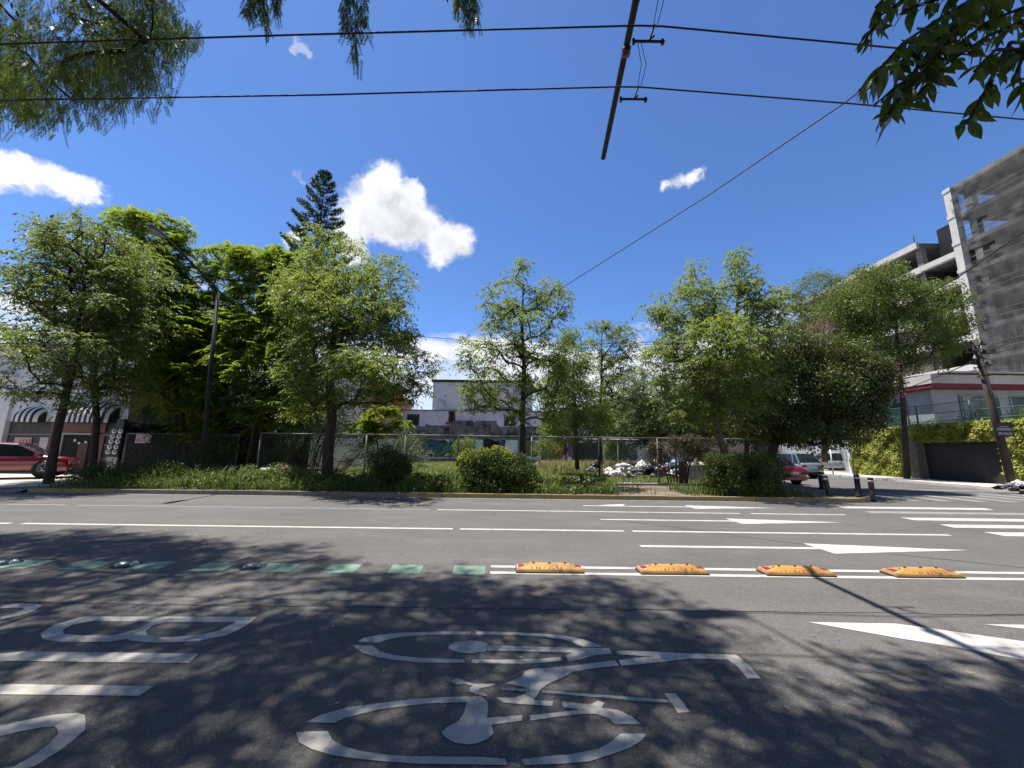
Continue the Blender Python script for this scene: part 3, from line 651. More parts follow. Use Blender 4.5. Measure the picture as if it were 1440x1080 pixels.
p1 = box('poster', -26.75, -25.85, 20.99, 21.03, 1.25, 1.98, pm, shop)
p1['label'] = 'pink and white poster with slanting red stripes'
mb = MB()
for k in range(4): mb.add([(-26.6+k*.18, 20.985, 1.35), (-26.52+k*.18, 20.985, 1.35), (-26.36+k*.16, 20.985, 1.9), (-26.43+k*.16, 20.985, 1.9)], [(0, 1, 2, 3)])
mb.build('print', mat('red_print', (.42, .08, .07), (.3, .06, .05), 6), p1)
p2 = box('poster', -25.4, -24.95, 20.99, 21.03, 1.22, 2.0, mat('pale_poster', (.45, .40, .41), (.30, .26, .28), 4, .5), shop)
for xx, zz in ((-23.45, 1.86), (-23.2, 1.72), (-22.85, 1.78)): MB().disc((xx, 20.95, zz), (0, 1, 0), .075, .03).build('round_sticker', M_PALEW, shop)
box('window_frame', -28.95, -28.3, 20.8, 20.86, .9, 2.1, mat('maroon_paint', (.13, .03, .04), (.08, .02, .03), 5), shop)
def awning(x0, x1, z0, z1, dep, label):
    t = thing('awning', ((x0+x1)/2, 21, z0), label, 'awning', 'striped awnings on the shop')
    n = max(5, int((x1-x0)/.14)); n += (n+1) % 2; K = 8
    wm = mat('white_awning_canvas', (.66, .65, .62), (.55, .54, .52), 5, .8); bm_ = mat('black_awning_canvas', (.015, .015, .016), (.025, .025, .025), 5, .8)
    cx = (x0+x1)/2; hw = (x1-x0)/2
    for i in range(n):
        def pt(u, a, thick=0):
            s = abs(u)**6; zt = z1-(z1-z0)*.35*abs(u)**3
            return (cx+hw*u, 20.99-(dep-thick)*math.sin(a)*(1-.25*s), z0+(zt-z0)*math.cos(a))
        ua, ub = -1+2*i/n, -1+2*(i+1)/n
        vs = []
        for k in range(K+1):
            a = math.pi/2*k/K; vs += [pt(ua, a), pt(ub, a)]
        vs += [(pt(ua, math.pi/2)[0], pt(ua, math.pi/2)[1], z0-.16), (pt(ub, math.pi/2)[0], pt(ub, math.pi/2)[1], z0-.16)]
        MB().add(vs, [(2*k, 2*k+1, 2*k+3, 2*k+2) for k in range(K+1)], True).build('stripe', bm_ if i % 2 else wm, t, fix=False)
    for s in (-1, 1):
        vs = [(cx+hw*s, 20.99, z0-.12)]
        for k in range(K+1):
            a = math.pi/2*k/K; zt = z1-(z1-z0)*.35; vs.append((cx+hw*s, 20.99-dep*math.sin(a)*.75, z0+(zt-z0)*math.cos(a)))
        vs.append((cx+hw*s, 20.99-dep*.75, z0-.16))
        MB().add(vs, [(0, k, k+1) for k in range(1, K+2)]).build('side_panel', wm if s < 0 else bm_, t, fix=False)
awning(-26.65, -25.3, 2.95, 3.62, .5, 'small rounded black and white striped awning left of the leaning trunk')
awning(-24.2, -21.35, 2.95, 4.05, .75, 'wide black and white striped awning over the shop door')
# advertising column with round discs
t = thing('sign_column', (-20.85, 20.6, KZ), 'narrow column carrying two rows of pale round discs at the shop corner', 'sign')
box('post', -21.0, -20.6, 20.55, 20.75, KZ, 3.0, DKPAN, t)
box('lower_panel', -21.1, -20.55, 20.46, 20.56, KZ, 1.02, mat('scratched_white_panel', (.42, .42, .40), (.2, .2, .19), 7, .7), t)
for k in range(5):
    for s in (0, 1):
        cx = -20.98-.03*(4-k)+s*.34; cz = 1.28+k*.27
        d = MB().disc((cx, 20.5, cz), (0, 1, 0), .125, .04, 18).build('disc', M_PALEW, t)
        MB().disc((cx, 20.476, cz), (0, 1, 0), .065, .006, 12).build('emblem', mat('grey_emblem', (.22, .22, .23), (.35, .35, .35), 18), d)
# small board with red lettering on the fence by the shop
t = thing('notice_board', (-19.2, 20.35, 1.9), 'small pinkish board with red lettering hung on the dark gate', 'sign')
box('board', -19.65, -18.85, 20.36, 20.40, 1.75, 2.2, mat('pinkish_board', (.46, .36, .36), (.38, .31, .31), 7), t)
M_REDL = mat('dull_red_lettering', (.26, .07, .08), (.2, .06, .07), 7)
def worn_print(x0, x1, y, z0, z1, n, seed, material, parent):
    """a line of lettering too worn and small to read: short uneven strokes"""
    rr = random.Random(seed); mb = MB(); dx = (x1-x0)/n; w_ = dx*.22
    for k in range(n):
        if rr.random() < .12: continue
        xa = x0+k*dx+dx*.2; h = z1-z0
        mb.box(xa, xa+w_, y-.002, y, z0, z1)
        for q in (0, .5, 1):
            if rr.random() < .5: mb.box(xa+w_, xa+dx*.62, y-.002, y, z0+q*(h-w_), z0+q*(h-w_)+w_)
        if rr.random() < .4: mb.box(xa+dx*.62, xa+dx*.62+w_*.8, y-.002, y, z0+rr.choice((0, .45))*h, z1)
    o = mb.build('lettering', material, parent); o['kind'] = 'stuff'; return o
worn_print(-19.58, -18.92, 20.358, 2.06, 2.14, 9, 3, M_REDL, t); worn_print(-19.60, -18.90, 20.358, 1.82, 1.99, 7, 8, M_REDL, t)
# dark gate between shop and lot
t = thing('wire_gate', (-17.2, 20.5, KZ), 'rusty framed wire gate in deep shade beside the shop', 'gate')
M_RAIL = mat('grey_fence_pipe', (.24, .24, .235), (.16, .155, .15), 4, .6, metal=.3)
for x in (-20.2, -14.3): MB().tube([(x, 20.45, KZ), (x, 20.45, 2.28)], .045).build('post', M_RAIL, t)
MB().tube([(-20.2, 20.45, 2.25), (-14.3, 20.45, 2.25)], .03).build('top_rail', M_RAIL, t)
mb = MB()
for k in range(96):
    xa = -20.2+k*.0615; mb.beam((xa, 20.45, .2), (xa, 20.45, 2.24), .008)
mb.build('wire_mesh', M_RAIL, t)['kind'] = 'stuff'
MB().beam((-15.0, 20.3, .15), (-14.0, 20.1, .75), .12, .03).build('loose_plank', mat('grey_timber', (.20, .17, .13), (.13, .11, .09), 6), t)
t = thing('backdrop_wall', (-16, 25, 0), 'dark backdrop wall added as shade behind the wire gate', 'wall')
box('wall', -20.9, -13.0, 25, 25.2, 0, 2.9, mat('shade_dark', (.035, .032, .028), (.02, .02, .018), 1, .95), t)  # near-black backdrop, the deep shade is put into its colour

# ------------------------------------------------------------------ chain-link fence in front of the lot
t = thing('chain_link_fence', (-1, 18, KZ), 'long chain link fence with pipe posts along the empty lot', 'fence')
FX0, FX1, FZ = -11.6, 11.6, 2.27
post_x = [-11.6, -8.3, -6.7, -4.9, -2.45, .95, 4.05, 6.75, 9.9, 11.6]
for x in post_x:
    dark = x in (-2.45, 4.05)
    o = MB().tube([(x, 18, KZ-.1), (x, 18, FZ-.02)], .05 if dark else .038).build('post', M_BOL if dark else M_RAIL, t)
    if dark: o['label'] = 'dark painted post'
for a, b in zip(post_x[:-1], post_x[1:]):
    za, zb = FZ+random.uniform(-.012, .012), FZ+random.uniform(-.012, .012)
    MB().tube([(a, 18, FZ), ((a+b)/2, 18, za-.01), (b, 18, FZ)], .026).build('top_rail', M_RAIL, t)
mb = MB(); sp = .085; h = FZ-KZ-.08
x = FX0-h
while x < FX1:
    for s in (1, -1):
        xa, xb = (x, x+h) if s > 0 else (x+h, x); za, zb = KZ+.04, FZ-.03
        # clip to the fence run
        def cl(px_, pz, qx, qz):
            if px_ < FX0: k = (FX0-px_)/(qx-px_); px_, pz = FX0, pz+(qz-pz)*k
            if px_ > FX1: k = (FX1-px_)/(qx-px_); px_, pz = FX1, pz+(qz-pz)*k
            return px_, pz
        if max(xa, xb) <= FX0 or min(xa, xb) >= FX1: continue
        a2 = cl(xa, za, xb, zb); b2 = cl(xb, zb, xa, za)
        yy = 18.0+.003*s; w_ = .0009
        mb.add([(a2[0]-w_, yy, a2[1]), (a2[0]+w_, yy, a2[1]), (b2[0]+w_, yy, b2[1]), (b2[0]-w_, yy, b2[1])], [(0, 1, 2, 3)])
    x += sp
o = mb.build('wire_mesh', mat('dull_wire', (.30, .30, .29), (.22, .22, .21), 4, .5, metal=.4), t, fix=False); o['kind'] = 'stuff'

# ------------------------------------------------------------------ graffiti wall at the back of the lot, y = 45
t = thing('graffiti_wall', (-3, 45, 0), 'stained concrete wall with faded graffiti across the back of the lot', 'wall')
GW = mat('stained_white_wall', (.74, .78, .78), (.64, .67, .68), .8, .9, .3, 20, .2, wear=(.20, .195, .185), wscale=.45, wlo=.52, whi=.72)
GWD = mat('mould_blackened_concrete', (.25, .245, .235), (.14, .135, .13), .9, .95, .3, 20, .2, wear=(.05, .048, .045), wscale=.8, wlo=.45, whi=.62)
xs = [-34, -30.5, -27, -23.4, -19.8, -16.4, -13.1, -9.9, -7.0, -4.3, -1.6, .9, 3.6, 6.3, 9.1, 12.4, 16, 20]
for a, b in zip(xs[:-1], xs[1:]):
    hi = 4.35+random.uniform(-.12, .12) if a < 6 else 3.3
    if -8 < a < -2: hi = 4.95
    box('wall_panel', a+.13, b-.13, 45, 45.15, 0, 2.75, GW, t)
    box('wall_panel', a+.13, b-.13, 45.01, 45.16, 2.95, hi, GWD, t)
for x in xs: box('concrete_post', x-.13, x+.13, 44.93, 45.2, 0, 4.5 if x < 6.4 else 3.4, CONC, t)
box('concrete_beam', -34, 20, 44.96, 45.18, 2.75, 2.95, CONC, t)
box('base_course', -34, 20, 44.88, 45, 0, .55, GWD, t)
def paint(c, r=.8): return mat('spray_%d_%d_%d' % tuple(int(x*99) for x in c), c, tuple(x*.7 for x in c), 2.5, r)
def blobletter(cx, cz, w, h, kind, c, outline=(.02, .02, .03), y=44.925):
    g_ = thing_parent
    def shp(k):
        pts = []
        for i in range(28):
            a = 2*math.pi*i/28; q = 1+.12*math.sin(3*a+kind)+.08*math.sin(5*a+2*kind)
            ca, sa = math.cos(a), math.sin(a)
            pts.append((cx+w/2*k*q*math.copysign(abs(ca)**.7, ca), cz+h/2*k*q*math.copysign(abs(sa)**.6, sa)))
        return pts
    def flat(pts, yy, holes=()):
        mb = MB().sheet(pts, 0, holes); mb.v = [(v[0], yy, v[1]) for v in mb.v]; return mb
    flat(shp(1.12), y+.004).build('graffiti_outline', paint(outline), g_)
    flat(shp(.95), y).build('graffiti_letter', paint(c), g_)
    if kind % 2 == 0: flat([(cx+w*.12*math.cos(i*.628), cz+h*.14*math.sin(i*.628)) for i in range(10)], y-.004).build('graffiti_hole', paint(outline), g_)
thing_parent = t
def strokes(cx, cz, w, h, n, c, seed, y=44.91, wd=.09):
    rr = random.Random(seed)
    for k in range(n):
        mb = MB(); x0 = cx+rr.uniform(-.5, .4)*w; z0 = cz+rr.uniform(-.5, .5)*h; px_, pz = x0, z0; an = rr.uniform(0, 6)
        for s in range(9):
            an += rr.uniform(-.4, 1.1); q = (px_+math.cos(an)*w*.1, min(cz+h*.55, max(cz-h*.55, pz+math.sin(an)*h*.16)))
            mb.beam((px_, y, pz), (q[0], y, q[1]), wd, .004, (0, 1, 0)); px_, pz = q
        mb.build('graffiti_stroke', paint(c), t)
blobletter(-8.4, 1.75, 2.5, 1.7, 1, (.10, .30, .26), (.05, .09, .08))
blobletter(-6.0, 1.8, 2.0, 1.9, 3, (.12, .33, .12), (.03, .12, .13))
strokes(-7.2, 1.8, 4.2, 1.9, 8, (.06, .20, .42), 4); strokes(-7.0, 1.8, 4, 1.8, 6, (.40, .46, .20), 9); strokes(-8.4, 1.6, 1.5, 1.6, 3, (.02, .03, .03), 2)
blobletter(-2.2, 1.75, 2.3, 1.8, 2, (.02, .025, .04)); blobletter(-1.5, 2.05, 1.6, 1.2, 5, (.05, .14, .42))
blobletter(2.0, 1.8, 1.8, 1.7, 3, (.22, .26, .08), (.03, .03, .03)); blobletter(5.3, 1.75, 1.9, 1.8, 1, (.40, .05, .045), (.12, .02, .02))
blobletter(7.2, 1.7, 1.0, 1.6, 3, (.16, .19, .13), (.05, .06, .05)); blobletter(8.7, 1.75, 1.3, 1.7, 5, (.44, .06, .05), (.1, .02, .02))
for i, x in enumerate((10.3, 11.5, 12.7, 13.9)): blobletter(x, 1.65, 1.15, 1.7, 2+i, (.36, .32, .42), (.05, .04, .08))
strokes(17.5, 1.9, 4.4, 1.5, 4, (.05, .05, .06), 21, wd=.06)
strokes(-27.2, 2.0, 2.2, 1.8, 6, (.06, .07, .30), 31, y=44.86); strokes(-18, 1.7, 4, 1.2, 5, (.10, .10, .32), 33, y=44.86)
# lower white wall closer, seen at left between the trunks
t = thing('whitewashed_wall', (-16, 30, 0), 'whitewashed wall with blue scribbles between the dark trunks', 'wall')
xs = [-22, -19.5, -17.0, -14.4, -11.8, -9.2]
for a, b in zip(xs[:-1], xs[1:]): box('wall_panel', a+.01, b-.01, 30+random.uniform(0, .02), 30.15, 0, 2.5+random.uniform(-.15, .1), GW, t)
thing_parent = t
mt = t
def strokes2(cx, cz, w, h, n, c, seed):
    rr = random.Random(seed)
    for k in range(n):
        mb = MB(); px_, pz = cx+rr.uniform(-.5, .4)*w, cz+rr.uniform(-.5, .5)*h; an = rr.uniform(0, 6)
        for s in range(8):
            an += rr.uniform(-.4, 1.1); q = (px_+math.cos(an)*w*.13, min(cz+h*.55, max(cz-h*.55, pz+math.sin(an)*h*.16)))
            mb.beam((px_, 29.985, pz), (q[0], 29.985, q[1]), .05, .004, (0, 1, 0)); px_, pz = q
        mb.build('graffiti_stroke', paint(c), mt)
strokes2(-18.3, 1.3, 1.5, 1.4, 7, (.06, .08, .34), 3); strokes2(-12.5, 1.2, 2.4, 1.1, 5, (.12, .13, .36), 5)

# ------------------------------------------------------------------ houses behind the wall
def windows(parent, y, rects, frame=CONC, glass=M_DARKGL, fwd=.10):
    for x0, x1, z0, z1 in rects:
        f = MB().box(x0-fwd, x1+fwd, y-.05, y-.002, z0-fwd, z0).box(x0-fwd, x1+fwd, y-.05, y-.002, z1, z1+fwd).box(x0-fwd, x0, y-.05, y-.002, z0, z1).box(x1, x1+fwd, y-.05, y-.002, z0, z1).build('window', frame, parent)
        box('pane', x0, x1, y-.02, y-.004, z0, z1, glass, f)
GREYP = mat('blotched_grey_render', (.66, .66, .66), (.54, .54, .55), .6, .9, .2, 15, .2, wear=(.14, .14, .14), wscale=.55, wlo=.55, whi=.75)
t = thing('grey_house', (-2, 55, 0), 'tall blotchy grey and white house with a flat roof behind the graffiti wall', 'house')
box('wall', -11.4, 3, 55, 66, 7.1, 11.2, GREYP, t); box('wall', -16.2, 15, 54.85, 66, 0, 7.1, WWALL, t)
box('roof_edge', -11.6, 3.2, 54.8, 66, 11.2, 11.55, mat('black_roof_felt', (.03, .03, .03), (.05, .05, .05), 3), t)
box('ledge', -16.2, 15, 54.7, 54.86, 7.0, 7.14, CONC, t)
windows(t, 55, [(-3.9, -1.9, 8.3, 10.2), (-6.6, -5.7, 8.6, 9.6)]); windows(t, 54.85, [(-14.8, -13.2, 4.9, 6.4), (-8.9, -8.1, 5.4, 6.9), (-1, .5, 5, 6.4)])
box('red_canopy', -9.2, -3.9, 53.7, 54.8, 5.05, 5.3, mat('red_canopy', (.42, .05, .05), (.3, .04, .04), 3), t)
for k in range(3): box('wall_panel', -5+k*2.6, -5+k*2.6+.06, 54.95, 55.0, 7.2, 11.1, CONC, t)
t = thing('orange_brick_house', (-18, 52, 0), 'narrow orange brick house end beside the palm', 'house')
OBR = mat('orange_brick', (.40, .17, .09), (.30, .13, .07), 5, .9, .3, 20, .2, stretch=(1, 1, 5))
box('wall', -19.8, -17.6, 52, 60, 0, 10.2, OBR, t); box('wall', -17.6, -15.6, 53.5, 60, 0, 8.9, OBR, t); box('roof_edge', -19.9, -15.5, 51.9, 60, 10.2, 10.4, CONC, t)
box('white_strip', -17.55, -17.1, 53.4, 53.5, 4.2, 10, WWALL, t)
t = thing('white_tower_house', (-24, 58, 0), 'pale stepped house half hidden behind the trees left of the brick house', 'house')
box('wall', -33, -20.5, 58, 68, 0, 12.2, WWALL, t); box('wall', -30, -24, 58.5, 68, 12.2, 15.5, GREYP, t); box('roof_edge', -33.2, -20.3, 57.8, 68, 12.2, 12.5, CONC, t)
windows(t, 58, [(-31, -29, 8.5, 10.6), (-27, -25, 8.5, 10.6), (-23.5, -22, 8.5, 10.6), (-31, -29, 4.5, 6.5), (-27, -25, 4.5, 6.5)])
# lean-to shed in the lot
t = thing('shed', (9.5, 40, KZ), 'low open lean-to with a rusty sheet roof at the back of the lot', 'shed')
box('wall', 6.2, 9.4, 41.6, 41.8, .1, 2.5, mat('grey_block_wall', (.20, .205, .20), (.14, .14, .14), 2, .95), t)
box('side_wall', 6.1, 6.3, 39.6, 41.8, .1, 2.6, MATS['grey_block_wall'], t)
for k in range(12): MB().beam((5.8+k*.62, 38.9, 2.75+.02*(k % 2)), (5.8+k*.62, 42.0, 2.95+.02*(k % 2)), .6, .04).build('roof_sheet', mat('rusty_sheet', (.30, .27, .24), (.18, .13, .10), 3, .7), t)
for x in (9.3, 10.7): MB().tube([(x, 39.2, .1), (x, 39.2, 2.8)], .07).build('post', M_PALEW, t)
t = thing('rubble_pile', (4, 42, KZ), 'grey stones heaped by the shed against the wall', 'rubble')
for k in range(26):
    x, y = 5.0+random.gauss(0, 1.3), 41+random.gauss(0, .6); s = random.uniform(.15, .38)
    bm = bmesh.new(); bmesh.ops.create_icosphere(bm, subdivisions=1, radius=s)
    for v in bm.verts: v.co = Vector((v.co.x*random.uniform(.7, 1.3), v.co.y*random.uniform(.7, 1.2), v.co.z*random.uniform(.5, .9)))
    me = bpy.data.meshes.new('stone'); bm.to_mesh(me); bm.free()
    o = link_mesh('stone', me, CONC, t); o.location = Vector((x, y, KZ+s*.45))-ORG[t.name]
# filler wall behind the trees right of the lot
t = thing('rendered_house', (24, 62, 0), 'plain pale house half hidden behind the trees right of the lot', 'house')
box('wall', 12, 40, 62, 72, 0, 7.4, mat('dull_beige_render', (.34, .31, .28), (.24, .22, .20), 1, .9, wear=(.10, .09, .08), wscale=.4), t); windows(t, 62, [(15, 17, 4.2, 5.8), (20, 22, 4.2, 5.8), (27, 29, 4, 5.6), (33, 35, 4, 5.6), (23.5, 25.2, .2, 2.6), (29.6, 31.5, .2, 2.6)])
box('roof_edge', 11.8, 40, 61.8, 72, 7.4, 7.7, CONC, t)
box('blue_band', 12, 40, 61.9, 61.99, 2.9, 3.6, mat('violet_blue_band', (.10, .09, .34), (.3, .3, .4), 2), t)

# ------------------------------------------------------------------ construction block on the right, facade plane x = 45
def floors(t, x0, x1, y0, y1, zt, n, dz, cols, colm, slabm):
    for k in range(n): box('floor_slab', x0, x1, y0, y1, zt-k*dz-.42, zt-k*dz, slabm, t)
    for y in cols:
        for xx in (x0+.55, (x0+x1)/2, x1-.8): box('column', xx-.28, xx+.28, y-.3, y+.3, 0, zt-.42, colm, t)
RAWC = mat('raw_grey_concrete', (.21, .20, .19), (.155, .15, .145), 1.2, .9, .2, 10, .2, wear=(.12, .12, .12), wscale=.5)
PALEC = mat('pale_sunlit_concrete', (.52, .50, .48), (.44, .43, .41), 1.6, .9, .1, 10, .2)
DARKB = mat('dark_block_infill', (.07, .066, .062), (.05, .048, .046), 1, .95)
tw = thing('construction_tower', (52, 30, 0), 'tall concrete building shell behind dark safety netting at the right edge', 'building under construction')
DZ = 2.93
floors(tw, 45.25, 60, 17, 35.9, 28.7, 10, DZ, (18, 23.5, 29, 34.8), RAWC, RAWC)
box('corner_column', 44.8, 45.5, 35.55, 36.2, 0, 28.9, PALEC, tw)
for k in range(10): box('column_joint', 44.74, 45.56, 35.5, 36.25, 28.7-k*DZ-.22, 28.7-k*DZ+.1, PALEC, tw)
box('core_wall', 48.9, 49.3, 17, 35.3, 0, 19.2, DARKB, tw); box('core_wall', 50.5, 51, 17, 31, 19.2, 25.7, DARKB, tw); box('stair_core', 46.2, 48.5, 29.9, 31.0, 20, 26.8, RAWC, tw)
box('parapet', 45.1, 45.35, 17, 35.5, 28.45, 28.95, RAWC, tw)
rr = random.Random(5)
for k in range(5, 9):
    for j in range(26): 
        y = 34.6-j*.55; MB().tube([(45.6, y, 28.7-(k+1)*DZ), (45.6+rr.uniform(-.05, .05), y, 28.7-k*DZ-.42)], .045, 5).build('prop', mat('prop_steel', (.42, .42, .42), (.3, .3, .3), 3), tw)
for k in range(1, 10):
    for dz_ in (.55, 1.1): MB().tube([(45.35, 17, 28.7-k*DZ+dz_), (45.35, 35.4, 28.7-k*DZ+dz_)], .035, 5).build('guard_rail', MATS['prop_steel'], tw)
# netting
mn = bpy.data.materials.new('safety_netting'); mn.use_nodes = True; w = NT(mn.node_tree)
oc = w.n('ShaderNodeTexCoord').outputs['Object']
nzv = w.noise(w.v('MULTIPLY', oc, (1, 1.2, .5)), 1.1, 6, .65, .6).outputs[0]
p = w.n('ShaderNodeBsdfPrincipled', {'Base Color': w.mix(w.ramp(nzv, .35, .7), (.055, .053, .052), (.085, .082, .08)), 'Roughness': .8})
tr = w.n('ShaderNodeBsdfTransparent', {'Color': (1, 1, 1, 1)})
mx = w.n('ShaderNodeMixShader', {0: w.m('ADD', .50, w.m('MULTIPLY', w.ramp(nzv, .40, .75), .12)), 1: tr.outputs[0], 2: p.outputs[0]})
w.n('ShaderNodeOutputMaterial', {'Surface': mx.outputs[0]})
NY, NZ = 90, 90; vs = []
for i in range(NY+1):
    for j in range(NZ+1):
        y = 17+(35.45-17)*i/NY; z = 1+(28.5-1)*j/NZ
        edge_ = math.exp(-(35.45-y)/1.6)
        dx = .22*abs(mnoise.noise(Vector((0, y*.9, z*.45))))+.16*mnoise.noise(Vector((3, y*2.6, z*1.1)))+.30*edge_*abs(mnoise.noise(Vector((7, y*1.2, z*1.6))))*2
        vs.append((44.95-.1-dx, y, z))
keep = []
for i in range(NY):
    for j in range(NZ):
        y = 17+(35.45-17)*(i+.5)/NY; z = 1+(28.5-1)*(j+.5)/NZ
        torn = any(zc-.55 < z < zc+.75 and y > 32.9+(zc+.75-z)*1.1 for zc in (23.6, 20.7))
        if not torn: keep.append((i*(NZ+1)+j, (i+1)*(NZ+1)+j, (i+1)*(NZ+1)+j+1, i*(NZ+1)+j+1))
MB().add(vs, keep, True).build('safety_net', mn, tw, fix=False)
lw = thing('concrete_frame_wing', (52, 45, 0), 'lower open concrete frame wing beside the netted tower', 'building under construction')
Z2 = 25.0
floors(lw, 45.3, 60, 39.7, 60, Z2, 8, DZ, (40.1, 46, 52, 58), RAWC, RAWC)
for k in range(8):
    box('edge_beam', 45.0, 45.3, 39.7, 60, Z2-k*DZ-.55, Z2-k*DZ+.12, PALEC, lw)
    if k: box('link_beam', 45.0, 45.45, 36.25, 39.69, Z2-k*DZ-.55+.1, Z2-k*DZ+.12, PALEC, lw); box('link_slab', 45.45, 60, 35.95, 39.69, Z2-k*DZ-.3, Z2-k*DZ, RAWC, lw)
    if k: box('infill_wall', 45.32, 45.5, 40.4, 60, Z2-(k+.0)*DZ-.42-DZ+.5, Z2-k*DZ-.56, mat('brown_block_wall', (.17, .14, .12), (.13, .11, .10), 1.3, .9), lw)
box('back_wall', 54, 54.4, 36, 60, 0, 24, DARKB, lw); box('end_wall', 45.6, 60, 39.72, 39.9, 0, Z2-DZ-.5, DARKB, lw)
box('roof_tank', 47.2, 48.6, 38.2, 39.4, Z2-DZ, Z2+1.4, M_BLACK, lw)
MB().tube([(45.1, 39.9, Z2), (45.1, 39.9, Z2+1.3)], .04, 5).build('rebar', M_BLACK, lw)

# ------------------------------------------------------------------ low commercial building with the red band
cb = thing('commercial_building', (36, 32, 0), 'low grey commercial building with a red band and glass front behind the ivy wall', 'building')
PGREY = mat('pale_grey_cladding', (.33, .35, .37), (.27, .29, .31), 1.4, .6, .1, 10)
REDB = mat('dark_red_band', (.26, .02, .035), (.20, .018, .03), 3, .5)
box('side_wall', 30, 30.2, 27.2, 48, 0, 6.3, PGREY, cb); box('wall', 30.2, 60, 27.2, 27.3, 0, 6.3, PGREY, cb)
box('roof_canopy', 29.4, 62, 26.5, 48, 6.62, 7.25, mat('light_grey_fascia', (.48, .47, .455), (.40, .39, .38), 1, .7), cb)
box('red_band', 29.45, 62, 26.55, 48, 6.32, 6.6, REDB, cb)
for k in range(16): MB().beam((31+k*2.0, 25.9, 7.35+.01*(k % 2)), (31+k*2.0, 40, 8.1+.01*(k % 2)), 2.02, .05).build('roof_sheet', mat('corrugated_roof', (.50, .50, .50), (.42, .42, .42), 5, .6, stretch=(6, .3, 1)), cb)
for k in range(7):
    f = box('window', 31.9+k*3.6, 34.7+k*3.6, 27.1, 27.18, 3.0, 5.9, MATS['pale_frame'], cb); box('pane', 32.0+k*3.6, 33.28+k*3.6, 27.05, 27.09, 3.1, 5.8, mat('green_tinted_glass', (.03, .06, .055), (.015, .03, .03), 1.2, .08, spec=.9), f)
    box('pane', 33.34+k*3.6, 34.6+k*3.6, 27.05, 27.09, 3.1, 5.8, MATS['green_tinted_glass'], f)
for k in range(5):
    f = box('window', 29.9, 29.98, 29+k*3.4, 31.6+k*3.4, 3.2, 5.7, MATS['pale_frame'], cb); box('pane', 29.86, 29.9, 29.1+k*3.4, 31.5+k*3.4, 3.3, 5.6, MATS['green_tinted_glass'], f)

# ------------------------------------------------------------------ ivy wall, garage door, mesh fence
iw = thing('garden_wall', (26.5, 25, 0), 'high street wall smothered in yellow green ivy around the dark garage door', 'wall')
WALLC = mat('rough_grey_wall', (.22, .21, .19), (.15, .14, .13), 2, .95, .4, 30)
for a, b, z0, z1 in ((15.5, 20.75, 0, 3.3), (25.05, 30.2, 0, 3.2), (20.75, 25.05, 2.45, 3.35)): box('wall', 26.45, 26.8, a, b, z0, z1, WALLC, iw)
box('stone_pier', 26.1, 26.45, 25.1, 25.6, .1, 2.9, mat('brown_stone', (.22, .18, .14), (.14, .115, .09), 4, .95, .5), iw)
box('garage_door', 26.62, 26.7, 20.75, 25.05, .14, 2.45, mat('charcoal_garage_door', (.050, .046, .042), (.030, .028, .026), .7, .65, spec=.3), iw)
box('white_post', 26.2, 26.4, 30.2, 30.42, .1, 4.0, WWALL, iw)
def ivy(name, y0, y1, z0, z1, n, thick=.28, L=.11):
    y = RNG.uniform(y0, y1, n); z = RNG.uniform(z0, z1, n)
    lump = .5+.5*np.sin(y*2.3+1.3*np.sin(z*2.1))*np.sin(z*2.7+y)+.25*np.sin(y*7.1)*np.sin(z*6.3)
    x = 26.42-thick*(.25+.75*lump)*RNG.uniform(.25, 1, n)
    top = z > z1-.5; x = np.where(top, x-RNG.uniform(0, .12, n), x); z = z+np.where(top, RNG.uniform(-.05, .22, n), 0)
    pos = np.stack([x, y, z], 1); Nn = nrmz(np.array([-1, 0, 1.1])+RNG.normal(0, .45, pos.shape))
    D = nrmz(np.array([-.25, 0, -1.])+RNG.normal(0, .5, pos.shape)); Ls = L*RNG.uniform(.7, 1.25, n)
    return leaves(name, pos, D, Nn, Ls, Ls*.85, np.clip(.25+.5*lump+RNG.uniform(-.3, .3, n), 0, 1), G_IVY, iw, droop=.05)
ivy('ivy', 25.15, 30.3, .15, 3.35, 24000); ivy('ivy', 18.0, 20.9, .15, 3.4, 13000); ivy('ivy', 20.8, 25.3, 2.5, 3.45, 9500, .45); ivy('ivy', 15.5, 18.1, .2, 3.4, 9000)
mf = thing('mesh_fence', (26.6, 26, 3.3), 'green wire mesh fence standing on top of the ivy wall', 'fence')
M_TEAL = mat('teal_fence_paint', (.10, .24, .22), (.07, .17, .16), 5, .6)
for y in (19.2, 22.2, 25.2, 28.2, 30.1): MB().tube([(26.62, y, 3.2), (26.62, y, 4.85)], .045).build('post', M_TEAL, mf)
for z in (3.75, 4.25, 4.8): MB().tube([(26.62, 19.2, z), (26.62, 30.1, z)], .022, 6).build('rail', M_TEAL, mf)
mb = MB()
for k in range(154): mb.beam((26.62, 19.2+k*.0705, 3.25), (26.62, 19.2+k*.0705, 4.8), .010)
mb.build('wire_mesh', M_TEAL, mf, fix=False)['kind'] = 'stuff'
t = thing('glass_parapet', (27.5, 16.5, 3.3), 'pale frosted glass parapet right of the utility pole above the ivy', 'parapet')
box('panel', 26.6, 26.66, 14.6, 18.55, 3.3, 4.35, mat('frosted_glass', (.40, .47, .47), (.34, .41, .42), 2, .35, spec=.6), t); box('cap_rail', 26.55, 26.7, 14.6, 18.6, 4.35, 4.45, M_PALEW, t)
